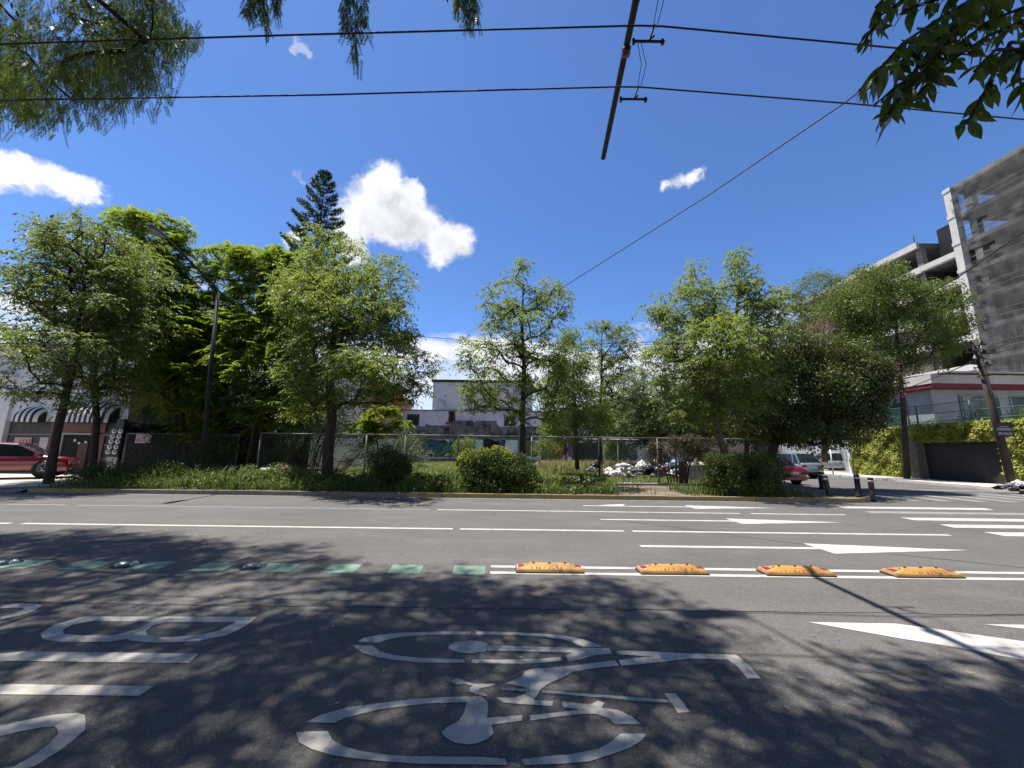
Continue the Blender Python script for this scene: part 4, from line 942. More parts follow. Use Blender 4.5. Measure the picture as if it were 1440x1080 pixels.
# palm clump in the garden
def frond_plant(name, label, base, n, ln, h, gm, lw=.035, cat='palm', up0=.5):
    t = thing(name, base, label, cat)
    if h > .3: MB().tube([base, base+Vector((0, 0, h))], .12).build('trunk', BARK, t)
    P0 = []; Dd = []; Nn = []; rn = []; top = base+Vector((0, 0, h)); mb = MB()
    for k in range(n):
        a = random.uniform(0, 6.28); e = random.uniform(up0-.35, 1.35); d = Vector((math.cos(a)*math.cos(e), math.sin(a)*math.cos(e), math.sin(e))); q = Vector(top); L_ = ln*random.uniform(.7, 1.1); pts = [Vector(q)]
        for s in range(14):
            d = (d+Vector((0, 0, -.085))).normalized(); q = q+d*L_/14; pts.append(Vector(q))
            sd = d.cross(Vector((0, 0, 1))).normalized()
            if s > 2:
                for sg in (-1, 1):
                    for h_ in (0, .5):
                        P0.append(tuple(q+d*L_/14*h_)); Dd.append(tuple((d*.6+sd*sg+Vector((0, 0, -.35))).normalized())); Nn.append((random.gauss(0, .2), random.gauss(0, .2), 1)); rn.append(random.random())
        mb.tube(pts, .012, 4)
    mb.build('frond_stems', BARK, t, fix=False)
    leaves('fronds', np.array(P0), np.array(Dd), np.array(Nn), ln*.22, lw, rn, gm, t)
frond_plant('palm', 'green garden palm behind the mesh fence above the ivy wall', Vector((28.4, 27.8, .2)), 34, 2.3, 2.6, leaf_mat('palm_leaf', [(.05, .09, .03), (.10, .15, .05), (.16, .20, .08)], .3), .045)
frond_plant('palm', 'small palm beside the utility pole over the ivy wall', Vector((28.6, 18.6, .2)), 22, 1.7, 3.2, bpy.data.materials['palm_leaf'], .04)
frond_plant('palm', 'slender distant palm with drooping fronds next to the brick house', Vector((-17.2, 48.5, .1)), 40, 2.4, 8.4, G_DARK, .06, up0=.2)

# ------------------------------------------------------------------ cars
M_TYRE = mat('tyre_rubber', (.012, .012, .013), (.02, .02, .02), 6, .8)
M_RIM = mat('alloy_rim', (.35, .36, .37), (.28, .28, .29), 5, .3, metal=.8)
M_CGL = glass_mat('car_glass', (.012, .016, .02), .03)
M_TAIL = mat('tail_lamp_red', (.32, .01, .015), (.25, .01, .01), 4, .15, spec=.7)
M_HEAD = mat('lamp_glass', (.45, .46, .46), (.35, .36, .36), 4, .12, spec=.8)
M_TRIM = mat('black_trim', (.015, .015, .016), (.022, .022, .022), 6, .6)
def car(label, cat, loc, rz, L, W, H, paintm, prof, body='hatch', group=None):
    """prof: hood end / windscreen base, roof start, roof end, rear glass base as fractions from the rear (0) to nose (1); belt height"""
    t = thing('parked_car', loc, label, cat, group, rz, local=True)
    xr, rr_, rf, xw, belt, deck, hood = prof
    X = lambda f: (f-.5)*L
    hw = W/2
    ns = 30; st = [i/ns for i in range(ns+1)]
    def lerpk(f, ks):
        for (a, va), (b, vb) in zip(ks[:-1], ks[1:]):
            if f <= b: k = (f-a)/(b-a); return va+(vb-va)*k
        return ks[-1][1]
    top = [(0, deck*.82), (.03, deck*.97), (xr, deck), (xr+.06, belt), (xw-.04, belt), (xw, hood+.03), (.96, hood*.93), (1, hood*.72)]
    vs = []; n = 13
    for f in st:
        e = min(f, 1-f); k = 1-.16*max(0, 1-e/.10)**2; zt = lerpk(f, top); lo = .20+.10*max(0, 1-e/.05)
        x = X(f); row = [(hw*.90*k, lo), (hw*.97*k, lo+.10), (hw*k, .50), (hw*1.0*k, .62), (hw*.97*k, zt-.10), (hw*.90*k, zt-.02), (hw*.55*k, zt+.015)]
        vs += [(x, -y, z) for y, z in row]+[(x, y, z) for y, z in row[-2::-1]]
    fs = [(i*n+j, (i+1)*n+j, (i+1)*n+j+1, i*n+j+1) for i in range(ns) for j in range(n-1)]
    fs += [tuple(range(n)), tuple(ns*n+j for j in range(n))[::-1]]
    MB().add(vs, fs, True).build('body', paintm, t)
    # glasshouse
    gs = [xr+.0, xr*.6+rr_*.4, rr_, rr_*.66+rf*.34, rr_*.33+rf*.67, rf, rf*.5+xw*.5, xw]
    gz = [belt, belt+(H-.05-belt)*.55, H-.04, H, H, H-.03, belt+(H-belt)*.56, hood+.03]
    vs = []
    for f, z in zip(gs, gz):
        x = X(f); k = (z-belt)/(H-belt); wb, wt = hw*.93, hw*(.93-.19*max(k, 0)); zb = min(belt-.04, z-.02)
        vs += [(x, -wb, zb), (x, -wt, z-.02), (x, -wt*.7, z+.012*max(k, 0)), (x, 0, z+.02*max(k, 0)), (x, wt*.7, z+.012*max(k, 0)), (x, wt, z-.02), (x, wb, zb)]
    m_ = len(gs)
    fs = [(i*7+j, (i+1)*7+j, (i+1)*7+j+1, i*7+j+1) for i in range(m_-1) for j in range(6)]+[tuple(range(7)), tuple((m_-1)*7+j for j in range(7))[::-1]]
    MB().add(vs, fs).build('windows', M_CGL, t)
    # roof skin and pillars
    vs = []
    for f, z in list(zip(gs, gz))[2:6]:
        x = X(f); wt = hw*(.93-.19*(z-belt)/(H-belt))+.012
        vs += [(x, -wt, z-.035), (x, -wt*.9, z+.006), (x, -wt*.6, z+.022), (x, 0, z+.032), (x, wt*.6, z+.022), (x, wt*.9, z+.006), (x, wt, z-.035)]
    MB().add(vs, [(i*7+j, (i+1)*7+j, (i+1)*7+j+1, i*7+j+1) for i in range(3) for j in range(6)], True).build('roof', paintm, t)
    for s in (-1, 1):
        yb, yt = s*hw*.945, s*(hw*.745+.008)
        for nm, fa, fb, wd in (('windscreen_pillar', xw, rf, .06), ('door_pillar', (rr_+rf)/2+.0, (rr_+rf)/2, .07), ('rear_pillar', xr+.01, rr_, .13 if body != 'suv' else .10)):
            za = hood+.04 if nm[0] == 'w' else belt
            MB().beam((X(fa), yb, za), (X(fb), yt, H-.05), wd, .025, (0, 1, 0)).build(nm, paintm if nm[0] != 'd' else M_TRIM, t)
        if body != 'coupe':
            MB().beam((X(xr+.12), yb, belt), (X(rr_+.06), yt, H-.06), .05, .025, (0, 1, 0)).build('quarter_pillar', paintm, t)
        MB().box(X(xw)-.22, X(xw)-.06, s*(hw+.02), s*(hw+.16), belt-.02, belt+.10).build('side_mirror', paintm, t)
        for f in (.20, .82):
            cx = X(f); r = .33 if body != 'suv' else .36
            MB().disc((cx, s*(hw-.055), r+.0), (0, 1, 0), r+.055, .12, 22).build('wheel_arch', M_TRIM, t)
            wh = MB().disc((cx, s*(hw-.06), r), (0, 1, 0), r, .20, 24).build('tyre', M_TYRE, t)
            rm = MB().disc((cx, s*(hw+.035), r), (0, 1, 0), r*.62, .03, 20)
            rm.build('rim', M_RIM, wh)
            MB().disc((cx, s*(hw+.052), r), (0, 1, 0), r*.14, .01, 10).build('hub_cap', M_TRIM, wh)
            for q in range(5):
                a = q*1.2566+.6; MB().disc((cx+math.cos(a)*r*.38, s*(hw+.0505), r+math.sin(a)*r*.38), (0, 1, 0), r*.13, .006, 8).build('rim_gap', M_TYRE, wh)
        for fx in ((rr_+rf)/2+.005, xw-.015) if body == 'coupe' else ((rr_+rf)/2+.01, xw-.01, xr+.12):
            MB().box(X(fx)-.006, X(fx)+.006, s*(hw-.02), s*(hw+.003), .34, belt-.05).build('door_seam', M_TRIM, t)
        MB().box(X((rr_+rf)/2)+.08, X((rr_+rf)/2)+.24, s*(hw-.02), s*(hw+.025), belt-.14, belt-.11).build('door_handle', paintm, t)
        MB().box(X(.28), X(.74), s*(hw-.05), s*(hw+.006), .19, .27).build('sill', M_TRIM, t)
        bevel(MB().box(X(0)-.01, X(.045), s*hw*.62, s*hw*.89, deck-.30, deck-.16).build('tail_lamp', M_TAIL, t), .02)
        bevel(MB().box(X(.955), X(1)+.0, s*hw*.45, s*hw*.86, hood*.72-.15, hood*.72+.0).build('headlight', M_HEAD, t), .03)
    pl = MB().box(X(0)-.03, X(0)+.0, -.25, .25, deck-.42, deck-.28).build('number_plate', M_PALEW, t)
    MB().box(X(0)-.035, X(0)+.06, -hw*.82, hw*.82, .26, .40).build('rear_bumper_insert', M_TRIM if body == 'suv' else paintm, t)
    MB().box(X(1)-.08, X(1)+.01, -hw*.5, hw*.5, .34, .5).build('front_grille', M_TRIM, t)
    return t
M_REDC = mat('red_car_paint', (.26, .006, .014), (.24, .006, .013), 2, .28, spec=.6, coat=1.0)
M_RED2 = mat('dark_red_car_paint', (.20, .006, .014), (.19, .006, .012), 2, .3, spec=.6, coat=1.0)
M_SILV = mat('silver_blue_car_paint', (.36, .40, .43), (.34, .38, .41), 2, .3, metal=.45, coat=1.0)
M_WHC = mat('pearl_grey_car_paint', (.52, .56, .58), (.50, .54, .56), 2, .3, metal=.2, coat=1.0)
#        rear glass base, roof start, roof end, windscreen base, belt, deck, hood
car('bright red coupe parked on the forecourt, mostly cut by the left edge', 'car', (-22.1, 17.35, .22), R(36), 3.9, 1.68, 1.46, M_REDC, (.04, .16, .58, .79, .93, 1.0, .90), 'coupe', None)
car('dark red saloon showing only its tail behind the clipped bush', 'car', (14.75, 22.9, 0), R(93), 4.4, 1.7, 1.44, M_RED2, (.17, .32, .55, .74, .92, .96, .90), 'sedan', None)
car('silver blue hatchback crossover seen from behind in the side street', 'car', (19.75, 28.3, .02), R(101), 4.4, 1.84, 1.62, M_SILV, (.04, .14, .55, .74, .98, 1.04, .98), 'suv', None)
car('pearl grey crossover parked sideways behind the silver blue one', 'car', (29.4, 36.3, .10), R(170), 4.5, 1.82, 1.64, M_WHC, (.05, .18, .55, .75, .98, 1.02, .98), 'suv', None)

# ------------------------------------------------------------------ street lamp, utility pole, sign posts
lp = thing('street_lamp', (-12.95, 16, KZ), 'tall dark street lamp with a long arm reaching out over the road', 'street lamp')
M_LP = mat('dark_lamp_paint', (.035, .036, .036), (.025, .026, .026), 4, .7, spec=.2)
MB().tube([(-12.5, 16, KZ), (-12.74, 16, 4), (-12.95, 16, 8.3)], [.10, .085, .065], 12).build('pole', M_LP, lp)
box('base_plate', -12.7, -12.3, 15.8, 16.2, KZ, KZ+.05, M_LP, lp)
MB().tube([(-12.95, 16, 8.2), (-12.95, 15.6, 8.55), (-12.95, 14.2, 8.98), (-12.95, 13.1, 9.28)], .04, 8).build('arm', M_LP, lp)
bevel(MB().beam((-12.95, 13.25, 9.25), (-12.95, 12.5, 9.36), .24, .09).build('lamp_head', mat('lamp_head_grey', (.22, .22, .22), (.17, .17, .17), 5, .6), lp), .03)
MB().beam((-12.95, 13.1, 9.195), (-12.95, 12.6, 9.262), .22, .02).build('lamp_glass', M_HEAD, lp)
up_ = thing('utility_pole', (22.75, 17.9, .14), 'leaning brown utility pole wrapped in cables with a small dark sign', 'utility pole')
M_POLE = mat('weathered_timber_pole', (.115, .085, .062), (.07, .052, .04), 5, .9, .6, 25, stretch=(1, 1, .15))
a, b = Vector((22.75, 17.9, .1)), Vector((22.05, 17.7, 7.1))
MB().tube([a, a.lerp(b, .5), b], [.16, .14, .12], 14).build('pole', M_POLE, up_)
for z, r in ((5.4, .2), (5.75, .24), (6.15, .22), (6.5, .28), (6.8, .2)):
    c = a.lerp(b, (z-.1)/7); pts = [c+Vector((math.cos(k*.7)*r*random.uniform(.8, 1.2), math.sin(k*.7)*r, random.uniform(-.08, .08))) for k in range(10)]
    MB().tube(pts, .022, 5).build('cable_loop', M_TRIM, up_)
for z in (5.9, 6.45, 6.9):
    c = a.lerp(b, (z-.1)/7); MB().beam(c+Vector((-.55, 0, .04)), c+Vector((.5, 0, -.02)), .07).build('crossarm', M_BLACK, up_)
    for s in (-.45, -.2, .3): MB().tube([c+Vector((s, 0, .03)), c+Vector((s, 0, .17))], [.045, .03], 8).build('insulator', M_BOL, up_)
c = a.lerp(b, .40)
sg = thing('pole_sign', (c.x, c.y-.2, c.z), 'small black and grey sign strapped to the leaning utility pole', 'sign')
cx, cy, cz = c.x+.02, c.y-.19, c.z-.05
box('board', cx-.44, cx+.44, cy-.02, cy, cz-.33, cz+.33, M_BLACK, sg)
box('grey_stripe', cx-.38, cx+.42, cy-.026, cy-.02, cz-.08, cz+.08, mat('grey_print', (.20, .20, .22), (.16, .16, .17), 5), sg)
box('lower_stripe', cx-.38, cx+.42, cy-.026, cy-.02, cz-.29, cz-.12, mat('brown_print', (.14, .08, .08), (.1, .06, .06), 8), sg)
worn_print(cx-.2, cx+.2, cy-.021, cz+.16, cz+.25, 6, 4, M_REDL, sg)
box('underline', cx-.2, cx+.2, cy-.026, cy-.02, cz+.115, cz+.135, M_PALEW, sg)
worn_print(cx-.32, cx+.34, cy-.028, cz-.04, cz+.05, 8, 5, M_PALEW, sg); worn_print(cx-.3, cx+.32, cy-.028, cz-.26, cz-.15, 7, 6, M_PALEW, sg)
for (x, y), h, lb, gr in (((23.75, 29.0), 1.95, 'short white post left of the tall one by the side street', 0), ((24.1, 27.6), 3.0, 'tall pale post with a green street name plate near the ivy wall', 1)):
    t = thing('sign_post', (x, y, .14), lb, 'post')
    MB().tube([(x, y, .14), (x, y, .14+h)], .045, 8).build('post', M_PALEW if not gr else M_STEEL, t)
    if gr: box('name_plate', x-.35, x+.25, y-.03, y-.0, 2.85, 3.1, mat('green_plate', (.03, .12, .08), (.02, .09, .06), 3), t); box('name_plate', x-.3, x+.3, y-.05, y-.03, 3.12, 3.36, MATS['green_plate'], t)
# ------------------------------------------------------------------ trolley arm, wires and cables
ar = thing('trolley_arm', (1.3, -1.2, 0), 'dark steel arm reaching over the road with two trolley wires hung from it', 'overhead arm')
M_IRON = mat('dark_rusty_iron', (.030, .024, .020), (.05, .036, .028), 9, .7, .3, 60)
tip, root = Vector((1.79, 6.91, 7.5)), Vector((1.14, -1.2, 7.5))
aa = lambda y: root.lerp(tip, (y+1.2)/8.11)
MB().tube([aa(-1.2), aa(3.9), aa(3.91), tip], [.062, .062, .048, .048], 12).build('arm', M_IRON, ar)
MB().tube([aa(3.8), aa(4.1)], .075, 12).build('sleeve', M_IRON, ar)
MB().tube([(1.14, -1.2, -.01), (1.14, -1.2, 8.2)], [.15, .11], 14).build('pole', M_IRON, ar)
MB().tube([aa(4.72)-Vector((0, 0, .02)), aa(4.78)-Vector((0, 0, .12))], [.07, .055], 12).build('insulator', mat('brown_porcelain', (.16, .08, .05), (.10, .05, .035), 6, .2, spec=.7), ar)
for y0, dx in ((4.45, .02), (5.34, .03)):
    c = aa(y0); z = 7.2
    MB().beam((c.x+.02, y0, z+.05), (c.x+.46, y0, z+.05), .025).build('hanger_bar', M_IRON, ar)
    for s in (.03, .43): MB().beam((c.x+s, y0, z+.085), (c.x+s, y0, z), .035, .03).build('clamp', M_IRON, ar)
    MB().tube([(c.x+.27, y0-.11, z+.0), (c.x+.25, y0+.0, z+.07), (c.x+.29, y0-.12, z+.18)], .014, 6).build('hook', M_IRON, ar)
    for q in (0, .05): MB().tube([(c.x+.27+q, y0-.1, z+.15), (c.x+.24+q*1.5, y0-.4, z+.24), (c.x+.08+q, y0-.72 if y0 > 5 else y0-1.0, 7.46)], .005, 5).build('tie_wire', M_IRON, ar)
def wire(label, pts, r, name='overhead_wire', group=None, material=None):
    o = MB().tube(pts, r, 6).build(name, material or M_IRON); tag(o, label, 'wire', group); return o
def zy(pts, z): return [(x, y, z) for x, y in pts]
def at_z(u, v, z):
    d = site(u, v, 1)-EYE; return EYE+d*((z-EYE.z)/d.z)
def run(uv, z, ext=30):
    P_ = [at_z(u, v, z) for u, v in uv]
    a_ = P_[0]+(P_[0]-P_[1]).normalized()*ext; b_ = P_[-1]+(P_[-1]-P_[-2]).normalized()*ext
    return [a_]+P_+[b_]
wire('upper trolley wire running across the sky, nearer one of the two', run([(0, 62), (400, 49.5), (897, 36), (932, 37), (1200, 62), (1440, 84)], 7.2), .012)
wire('lower trolley wire running across the sky, farther one of the two', run([(0, 141), (450, 133.5), (870, 122), (902, 122.5), (1200, 146), (1440, 168)], 7.2), .012)
wire('twisted cable slanting from the top right leaves down into the trees', [site(1500, -110, 7.5), site(1190, 143, 12), site(1000, 272, 18), site(790, 405, 28), site(700, 450, 40)], .026, 'service_cable')
wire('thick black cable crossing in front of the netted tower', [site(1600, 220, 14), site(1440, 325, 17), site(1350, 388, 20), site(1290, 422, 23), site(1235, 447, 27)], .035, 'service_cable')
topc = a.lerp(b, .93)
for k, (u, v, dd) in enumerate(((1600, 395, 16), (1600, 425, 16), (1600, 468, 16))):
    wire(['thin cable from the pole top leaving at the right edge, highest', 'thin cable from the pole leaving at the right edge, middle', 'thin cable from the pole leaving at the right edge, lowest'][k],
         [topc+Vector((.3, 0, -.1*k)), site(u, v, dd)], .013, 'service_cable')
wire('cable sagging from the utility pole left toward the sidewalk tree', [topc+Vector((-.1, 0, -.5)), site(1330, 525, 20.5), site(1240, 560, 30)], .022, 'service_cable')
wire('distant cable across the clouds between the trees', [site(380, 462, 40), site(600, 474, 40), site(760, 486, 40), site(900, 482, 40), site(1060, 470, 40)], .03, 'service_cable')
wire('second distant cable across the gap right of the middle tree', [site(760, 492, 42), site(880, 486, 42), site(1060, 478, 42)], .028, 'service_cable')

# ------------------------------------------------------------------ rubbish in the lot and by the pole
def bag_mesh(seed, r, flat=.6, K=14):
    rr = random.Random(seed); bm = bmesh.new(); bmesh.ops.create_icosphere(bm, subdivisions=4, radius=r)
    off = Vector((seed*3.1, seed*1.7, 0))
    ph = [(rr.uniform(2, 9)/r*.35, rr.uniform(0, 6), Vector((rr.gauss(0, 1), rr.gauss(0, 1), rr.gauss(0, 1))).normalized()) for _ in range(K)]
    for v in bm.verts:
        d = v.co.normalized(); q = sum(abs(math.sin(d.dot(n)*k*r+p)) for k, p, n in ph)/K
        n1 = mnoise.noise(d*1.3+off); n2 = abs(mnoise.noise(d*3.2+off*2)); n3 = abs(mnoise.noise(d*7+off))
        v.co = d*r*(.80+.45*n1+.25*q-.55*n2-.22*n3)
        v.co.x *= 1.15; v.co.z *= flat+.15*math.sin(seed)
        if d.z > .93: v.co.z += r*.9*(d.z-.93)*3   # tied neck
        if v.co.z < -r*.32: v.co.z = -r*.32
    me = bpy.data.meshes.new('bag'); bm.to_mesh(me); bm.free(); return me
PL = {'white': mat('white_plastic_film', (.60, .60, .60), (.50, .50, .52), 6, .35, .5, 25, .5), 'black': mat('black_plastic_film', (.015, .016, .018), (.03, .03, .035), 6, .3, .5, 25, .6),
      'grey': mat('grey_plastic_film', (.22, .23, .24), (.15, .16, .17), 6, .4, .5, 25), 'blue': mat('pale_blue_film', (.28, .36, .48), (.40, .45, .50), 4, .4, .5, 25),
      'pink': mat('pinkish_cloth', (.42, .24, .22), (.34, .20, .18), 5, .8, .5, 25)}
bags = [(833, 661, 'grey', .22, 'small dark bag at the left end of the rubbish heap'), (838, 655, 'black', .26, 'black bag standing highest at the left end of the heap'), (856, 664, 'white', .24, 'flat white bag left of the big white one'),
        (868, 667, 'white', .30, 'crumpled white bag low in the middle-left of the heap'), (877, 657, 'white', .38, 'large rounded white bag with a loose top, left half of the heap'), (886, 668, 'white', .22, 'small white bag under the large rounded white one'),
        (896, 664, 'grey', .30, 'grey bag between the large white and the black bags'), (903, 656, 'white', .30, 'white bag behind the large black bag, left side'), (912, 663, 'black', .42, 'largest shiny black bag in the centre of the heap'),
        (925, 668, 'grey', .26, 'low grey bag right of the large black bag'), (931, 660, 'pink', .28, 'pinkish cloth bundle right of the black bag'), (940, 665, 'white', .34, 'white bag in front at the right half of the heap'),
        (948, 655, 'blue', .36, 'pale blue bag on top of the right half of the heap'), (958, 661, 'white', .30, 'white bag at the right end of the heap'), (951, 672, 'white', .20, 'small white bag in the grass below the blue bag'), (921, 655, 'black', .26, 'small black bag peeking over the centre of the heap')]
for i, (u, v, c, r, lb) in enumerate(bags):
    p = site(u, v, 20.4+.5*((i*7) % 3)); o = link_mesh('rubbish_bag', bag_mesh(i, r*1.3), PL[c]); o.location = (p.x, p.y, max(p.z, KZ+r*.42)); tag(o, lb, 'rubbish bag', 'rubbish bags heaped behind the fence'); o.rotation_euler.z = i
litter = []; mb = MB()
for k in range(170):
    x, y = random.uniform(3.4, 9.3), random.uniform(18.5, 20.4); s = random.uniform(.03, .10); z = KZ+.02; an = random.uniform(0, 3)
    ca, sa = math.cos(an)*s, math.sin(an)*s
    mb.add([(x-ca, y-sa, z), (x+sa, y-ca, z+s*.5), (x+ca, y+sa, z+.01), (x-sa, y+ca, z+s*.6)], [(0, 1, 2), (0, 2, 3)])
o = mb.build('litter', PL['white'], None, fix=False); tag(o, 'scraps of pale plastic litter around the rubbish bags', 'litter', kind='stuff')
for i, (u, v, c, r, lb) in enumerate(((1404, 687, 'black', .20, 'round black bag with a grey top at the foot of the ivy wall'), (1421, 688, 'grey', .26, 'grey white bag beside the pole foot'), (1434, 684, 'white', .24, 'bright white bag on top at the pole foot'), (1440, 690, 'black', .22, 'black bag at the right edge by the pole'))):
    p = site(u, v, 17.6); o = link_mesh('rubbish_bag', bag_mesh(50+i, r), PL[c]); o.location = (p.x, p.y, .14+r*.5 if i != 2 else .42); tag(o, lb, 'rubbish bag', 'rubbish bags by the utility pole')
# block with white tiles and brown board at the lot entrance
t = thing('tiled_block', (8.95, 19.4, KZ), 'waist high block faced with white tiles beside a brown board', 'block')
box('core', 8.62, 9.9, 19.3, 19.9, KZ, 1.02, CONC, t)
for i in range(4):
    for j in range(3): box('tile', 8.63+i*.2, 8.81+i*.2, 19.285, 19.3, KZ+.02+j*.29, KZ+.29+j*.29, mat('dirty_white_tile', (.58, .57, .55), (.40, .39, .37), 9, .4), t)
box('brown_board', 8.28, 8.58, 19.35, 19.42, KZ, 1.15, mat('brown_board', (.13, .065, .045), (.09, .05, .035), 4), t)
MB().tube([(9.2, 19.5, 1.02), (9.2, 19.5, 1.12), (9.2, 19.5, 1.3), (9.2, 19.5, 1.36)], [.13, .13, .06, .05], 12).build('jug', mat('cream_plastic', (.5, .46, .36), (.45, .4, .3), 5), t)
t = thing('small_post', (3.05, 16.9, KZ), 'short dark marker post in front of the fence near the dirt path', 'post')
MB().tube([(3.05, 16.9, KZ), (3.05, 16.9, .55), (3.05, 16.9, .62)], [.10, .08, .05], 10).build('post', mat('dark_red_brown', (.04, .02, .018), (.03, .02, .02), 5), t)
for (u, v, c, lb) in ((391, 659, 'pink', 'pinkish bundle on the verge left of the forked trunk'), (403, 662, 'pink', 'orange pink cloth heap next to the pink bundle'), (375, 661, 'white', 'small white bag on the verge under the trees')):
    p = site(u, v, 17.4); o = link_mesh('rubbish_bag', bag_mesh(int(u), .27), PL[c]); o.location = (p.x, p.y, max(p.z, .3)); tag(o, lb, 'rubbish bag', 'bundles dumped on the verge')

# ------------------------------------------------------------------ trees across the road
def TR(pts, dist):
    return [Vector((*site(u, v, dist).xy, max(site(u, v, dist).z, 0))) if True else None for u, v in pts]
def base_of(p): return (p[0].x, p[0].y, KZ)
# leaning tree by the shop
tr = TR([(66, 690), (80, 610), (92, 560), (104, 505), (112, 450), (118, 400)], 15.2)
tree('leaning_tree', 'leaning street tree with an airy olive crown at the far left, bent over the pavement', base_of(tr), tr, [.16, .13, .12, .11, .09, .06],
     [B(112, 340, 52, 34, 15.2), B(60, 398, 42, 40, 15.2), B(125, 415, 62, 55, 15.4), B(178, 375, 36, 45, 16), B(48, 530, 46, 34, 14.8), B(95, 545, 40, 30, 15), B(50, 485, 60, 24, 13.2, 1.3), B(40, 470, 34, 30, 15.5), B(110, 480, 60, 40, 15.2), B(25, 428, 20, 22, 15)],
     240, foliage_ash, 100, .60, G_ASH2, L=.13, W=.042)
tr = TR([(128, 682), (136, 590), (131, 520), (134, 460), (148, 400)], 17.2)
tree('street_tree', 'straight dark trunked tree in front of the shop door, crown merging with the leaning tree', base_of(tr), tr, [.14, .13, .12, .10, .06],
     [B(168, 380, 45, 50, 17.2), B(175, 450, 40, 50, 17.4), B(150, 530, 50, 34, 17), B(180, 545, 26, 34, 17.4), B(140, 430, 50, 50, 17.5), B(100, 350, 40, 28, 17.3), B(150, 450, 50, 34, 15.2, 1.4)],
     260, foliage_ash, 100, .66, G_ASH2, L=.135, W=.045)
# feathery bright trees
for lb, trk, bl, ds, nc in (
    ('feathery bright green tree with the tallest flat topped crown, left of the lamp post', [(262, 668), (258, 600), (248, 540), (240, 470), (228, 400)],
     [B(212, 321, 48, 21, 21), B(238, 348, 34, 18, 21), B(196, 355, 26, 21, 21), B(232, 391, 46, 29, 21), B(212, 443, 55, 37, 20.5), B(255, 473, 50, 35, 20.5), B(215, 508, 45, 32, 20.5), B(255, 543, 46, 35, 20)], 21, 230),
    ('feathery bright green tree directly behind the lamp post', [(318, 668), (322, 600), (318, 540), (310, 470), (305, 420)],
     [B(285, 368, 36, 20, 22), B(325, 365, 40, 18, 22), B(300, 398, 56, 29, 22), B(282, 443, 55, 35, 21.5), B(330, 463, 48, 37, 21.5), B(300, 508, 60, 37, 21), B(330, 558, 60, 35, 21), B(285, 588, 50, 29, 21)], 22, 240),
    ('feathery bright green tree between the lamp post and the big dark trunk', [(372, 665), (368, 600), (372, 540), (376, 470), (380, 420)],
     [B(368, 368, 38, 21, 21), B(402, 375, 30, 21, 21), B(385, 413, 44, 32, 21), B(362, 458, 40, 35, 20.5), B(400, 473, 34, 40, 20.5), B(375, 523, 50, 40, 20), B(395, 573, 46, 32, 20)], 21, 210)):
    tr = TR(trk, ds)
    tree('feathery_tree', lb, base_of(tr), tr, [.14, .12, .10, .08, .05], bl, int(nc*1.15), foliage_fern, 170, .80, G_FERN, group='feathery trees behind the lamp post', shell=.5, L=.20, W=.055)
# dense dark trees standing behind the feathery ones
for lb, bl, u0 in (('dense dark green tree backing the feathery trees on the left', [B(215, 480, 50, 40, 27), B(250, 520, 60, 50, 26), B(195, 540, 40, 50, 26)], 225),
                   ('dense dark green tree backing the feathery trees in the middle', [B(310, 470, 50, 40, 27), B(320, 510, 60, 50, 26), B(300, 580, 60, 30, 26)], 312),
                   ('dense dark green tree backing the feathery trees on the right', [B(390, 470, 40, 40, 27), B(400, 510, 50, 50, 26), B(420, 580, 45, 40, 25)], 398)):
    tr = TR([(u0, 655), (u0+3, 580), (u0, 500)], 26.5)
    tree('dense_tree', lb, base_of(tr), tr, [.18, .14, .08], bl, 130, foliage_round, 110, .8, G_ASH2, group='dense trees behind the feathery ones', L=.15, W=.075)
# dense undergrowth in the shade
def shrub(name, label, blobs, n, per, cr, gm, L=.08, W=.05, cat='shrub', style=None, group=None, stems=True, **kw):
    c0 = blobs[0][0]; t = thing(name, (c0.x, c0.y, KZ), label, cat, group)
    C, _ = pts_in(blobs, n, .7); C[:, 2] = np.maximum(C[:, 2], KZ+.1)
    if stems:
        mb = MB()
        for q in C[::max(1, n//22)]: mb.tube([(c0.x+(q[0]-c0.x)*.35, c0.y+(q[1]-c0.y)*.35, KZ), ((c0.x+q[0])/2, (c0.y+q[1])/2, q[2]*.6), q], [.022, .016, .008], 5)
        mb.build('stems', BARK, t, fix=False)
    leaves('foliage', *(style or foliage_round)(C, per, cr, L=L, W=W, **kw), gm, t)
    return t
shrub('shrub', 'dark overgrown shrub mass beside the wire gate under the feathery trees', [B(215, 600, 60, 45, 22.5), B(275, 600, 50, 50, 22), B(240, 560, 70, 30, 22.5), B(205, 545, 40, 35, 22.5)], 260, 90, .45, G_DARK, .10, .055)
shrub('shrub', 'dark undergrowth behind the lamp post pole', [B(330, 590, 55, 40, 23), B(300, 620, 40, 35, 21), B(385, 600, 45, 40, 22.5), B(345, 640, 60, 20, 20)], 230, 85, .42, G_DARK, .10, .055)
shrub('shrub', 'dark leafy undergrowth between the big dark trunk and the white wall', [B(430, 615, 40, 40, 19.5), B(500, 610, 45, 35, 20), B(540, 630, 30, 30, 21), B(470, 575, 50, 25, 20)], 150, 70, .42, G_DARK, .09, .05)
for k, (pts, ds, lb) in enumerate((([(345, 662), (358, 600), (380, 540)], 19, 'thin dark trunk leaning right behind the lamp post'), ([(395, 655), (418, 615), (450, 560)], 18.5, 'thin forked trunk leaning right in front of the white wall'), ([(375, 655), (376, 600), (380, 540)], 24, 'thin upright trunk against the whitewashed wall'))):
    t = thing('sapling', base_of(TR(pts, ds)), lb, 'tree')
    q = TR(pts, ds); q[0].z = .05; MB().tube(q, [.085, .07, .05], 8).build('trunk', BARK, t)
    C, _ = pts_in([B(pts[-1][0]+8, pts[-1][1]-6, 28, 22, ds)], 26, .6); leaves('crown', *foliage_ash(C, 80, .5, L=.13, W=.04), G_DARK, t)
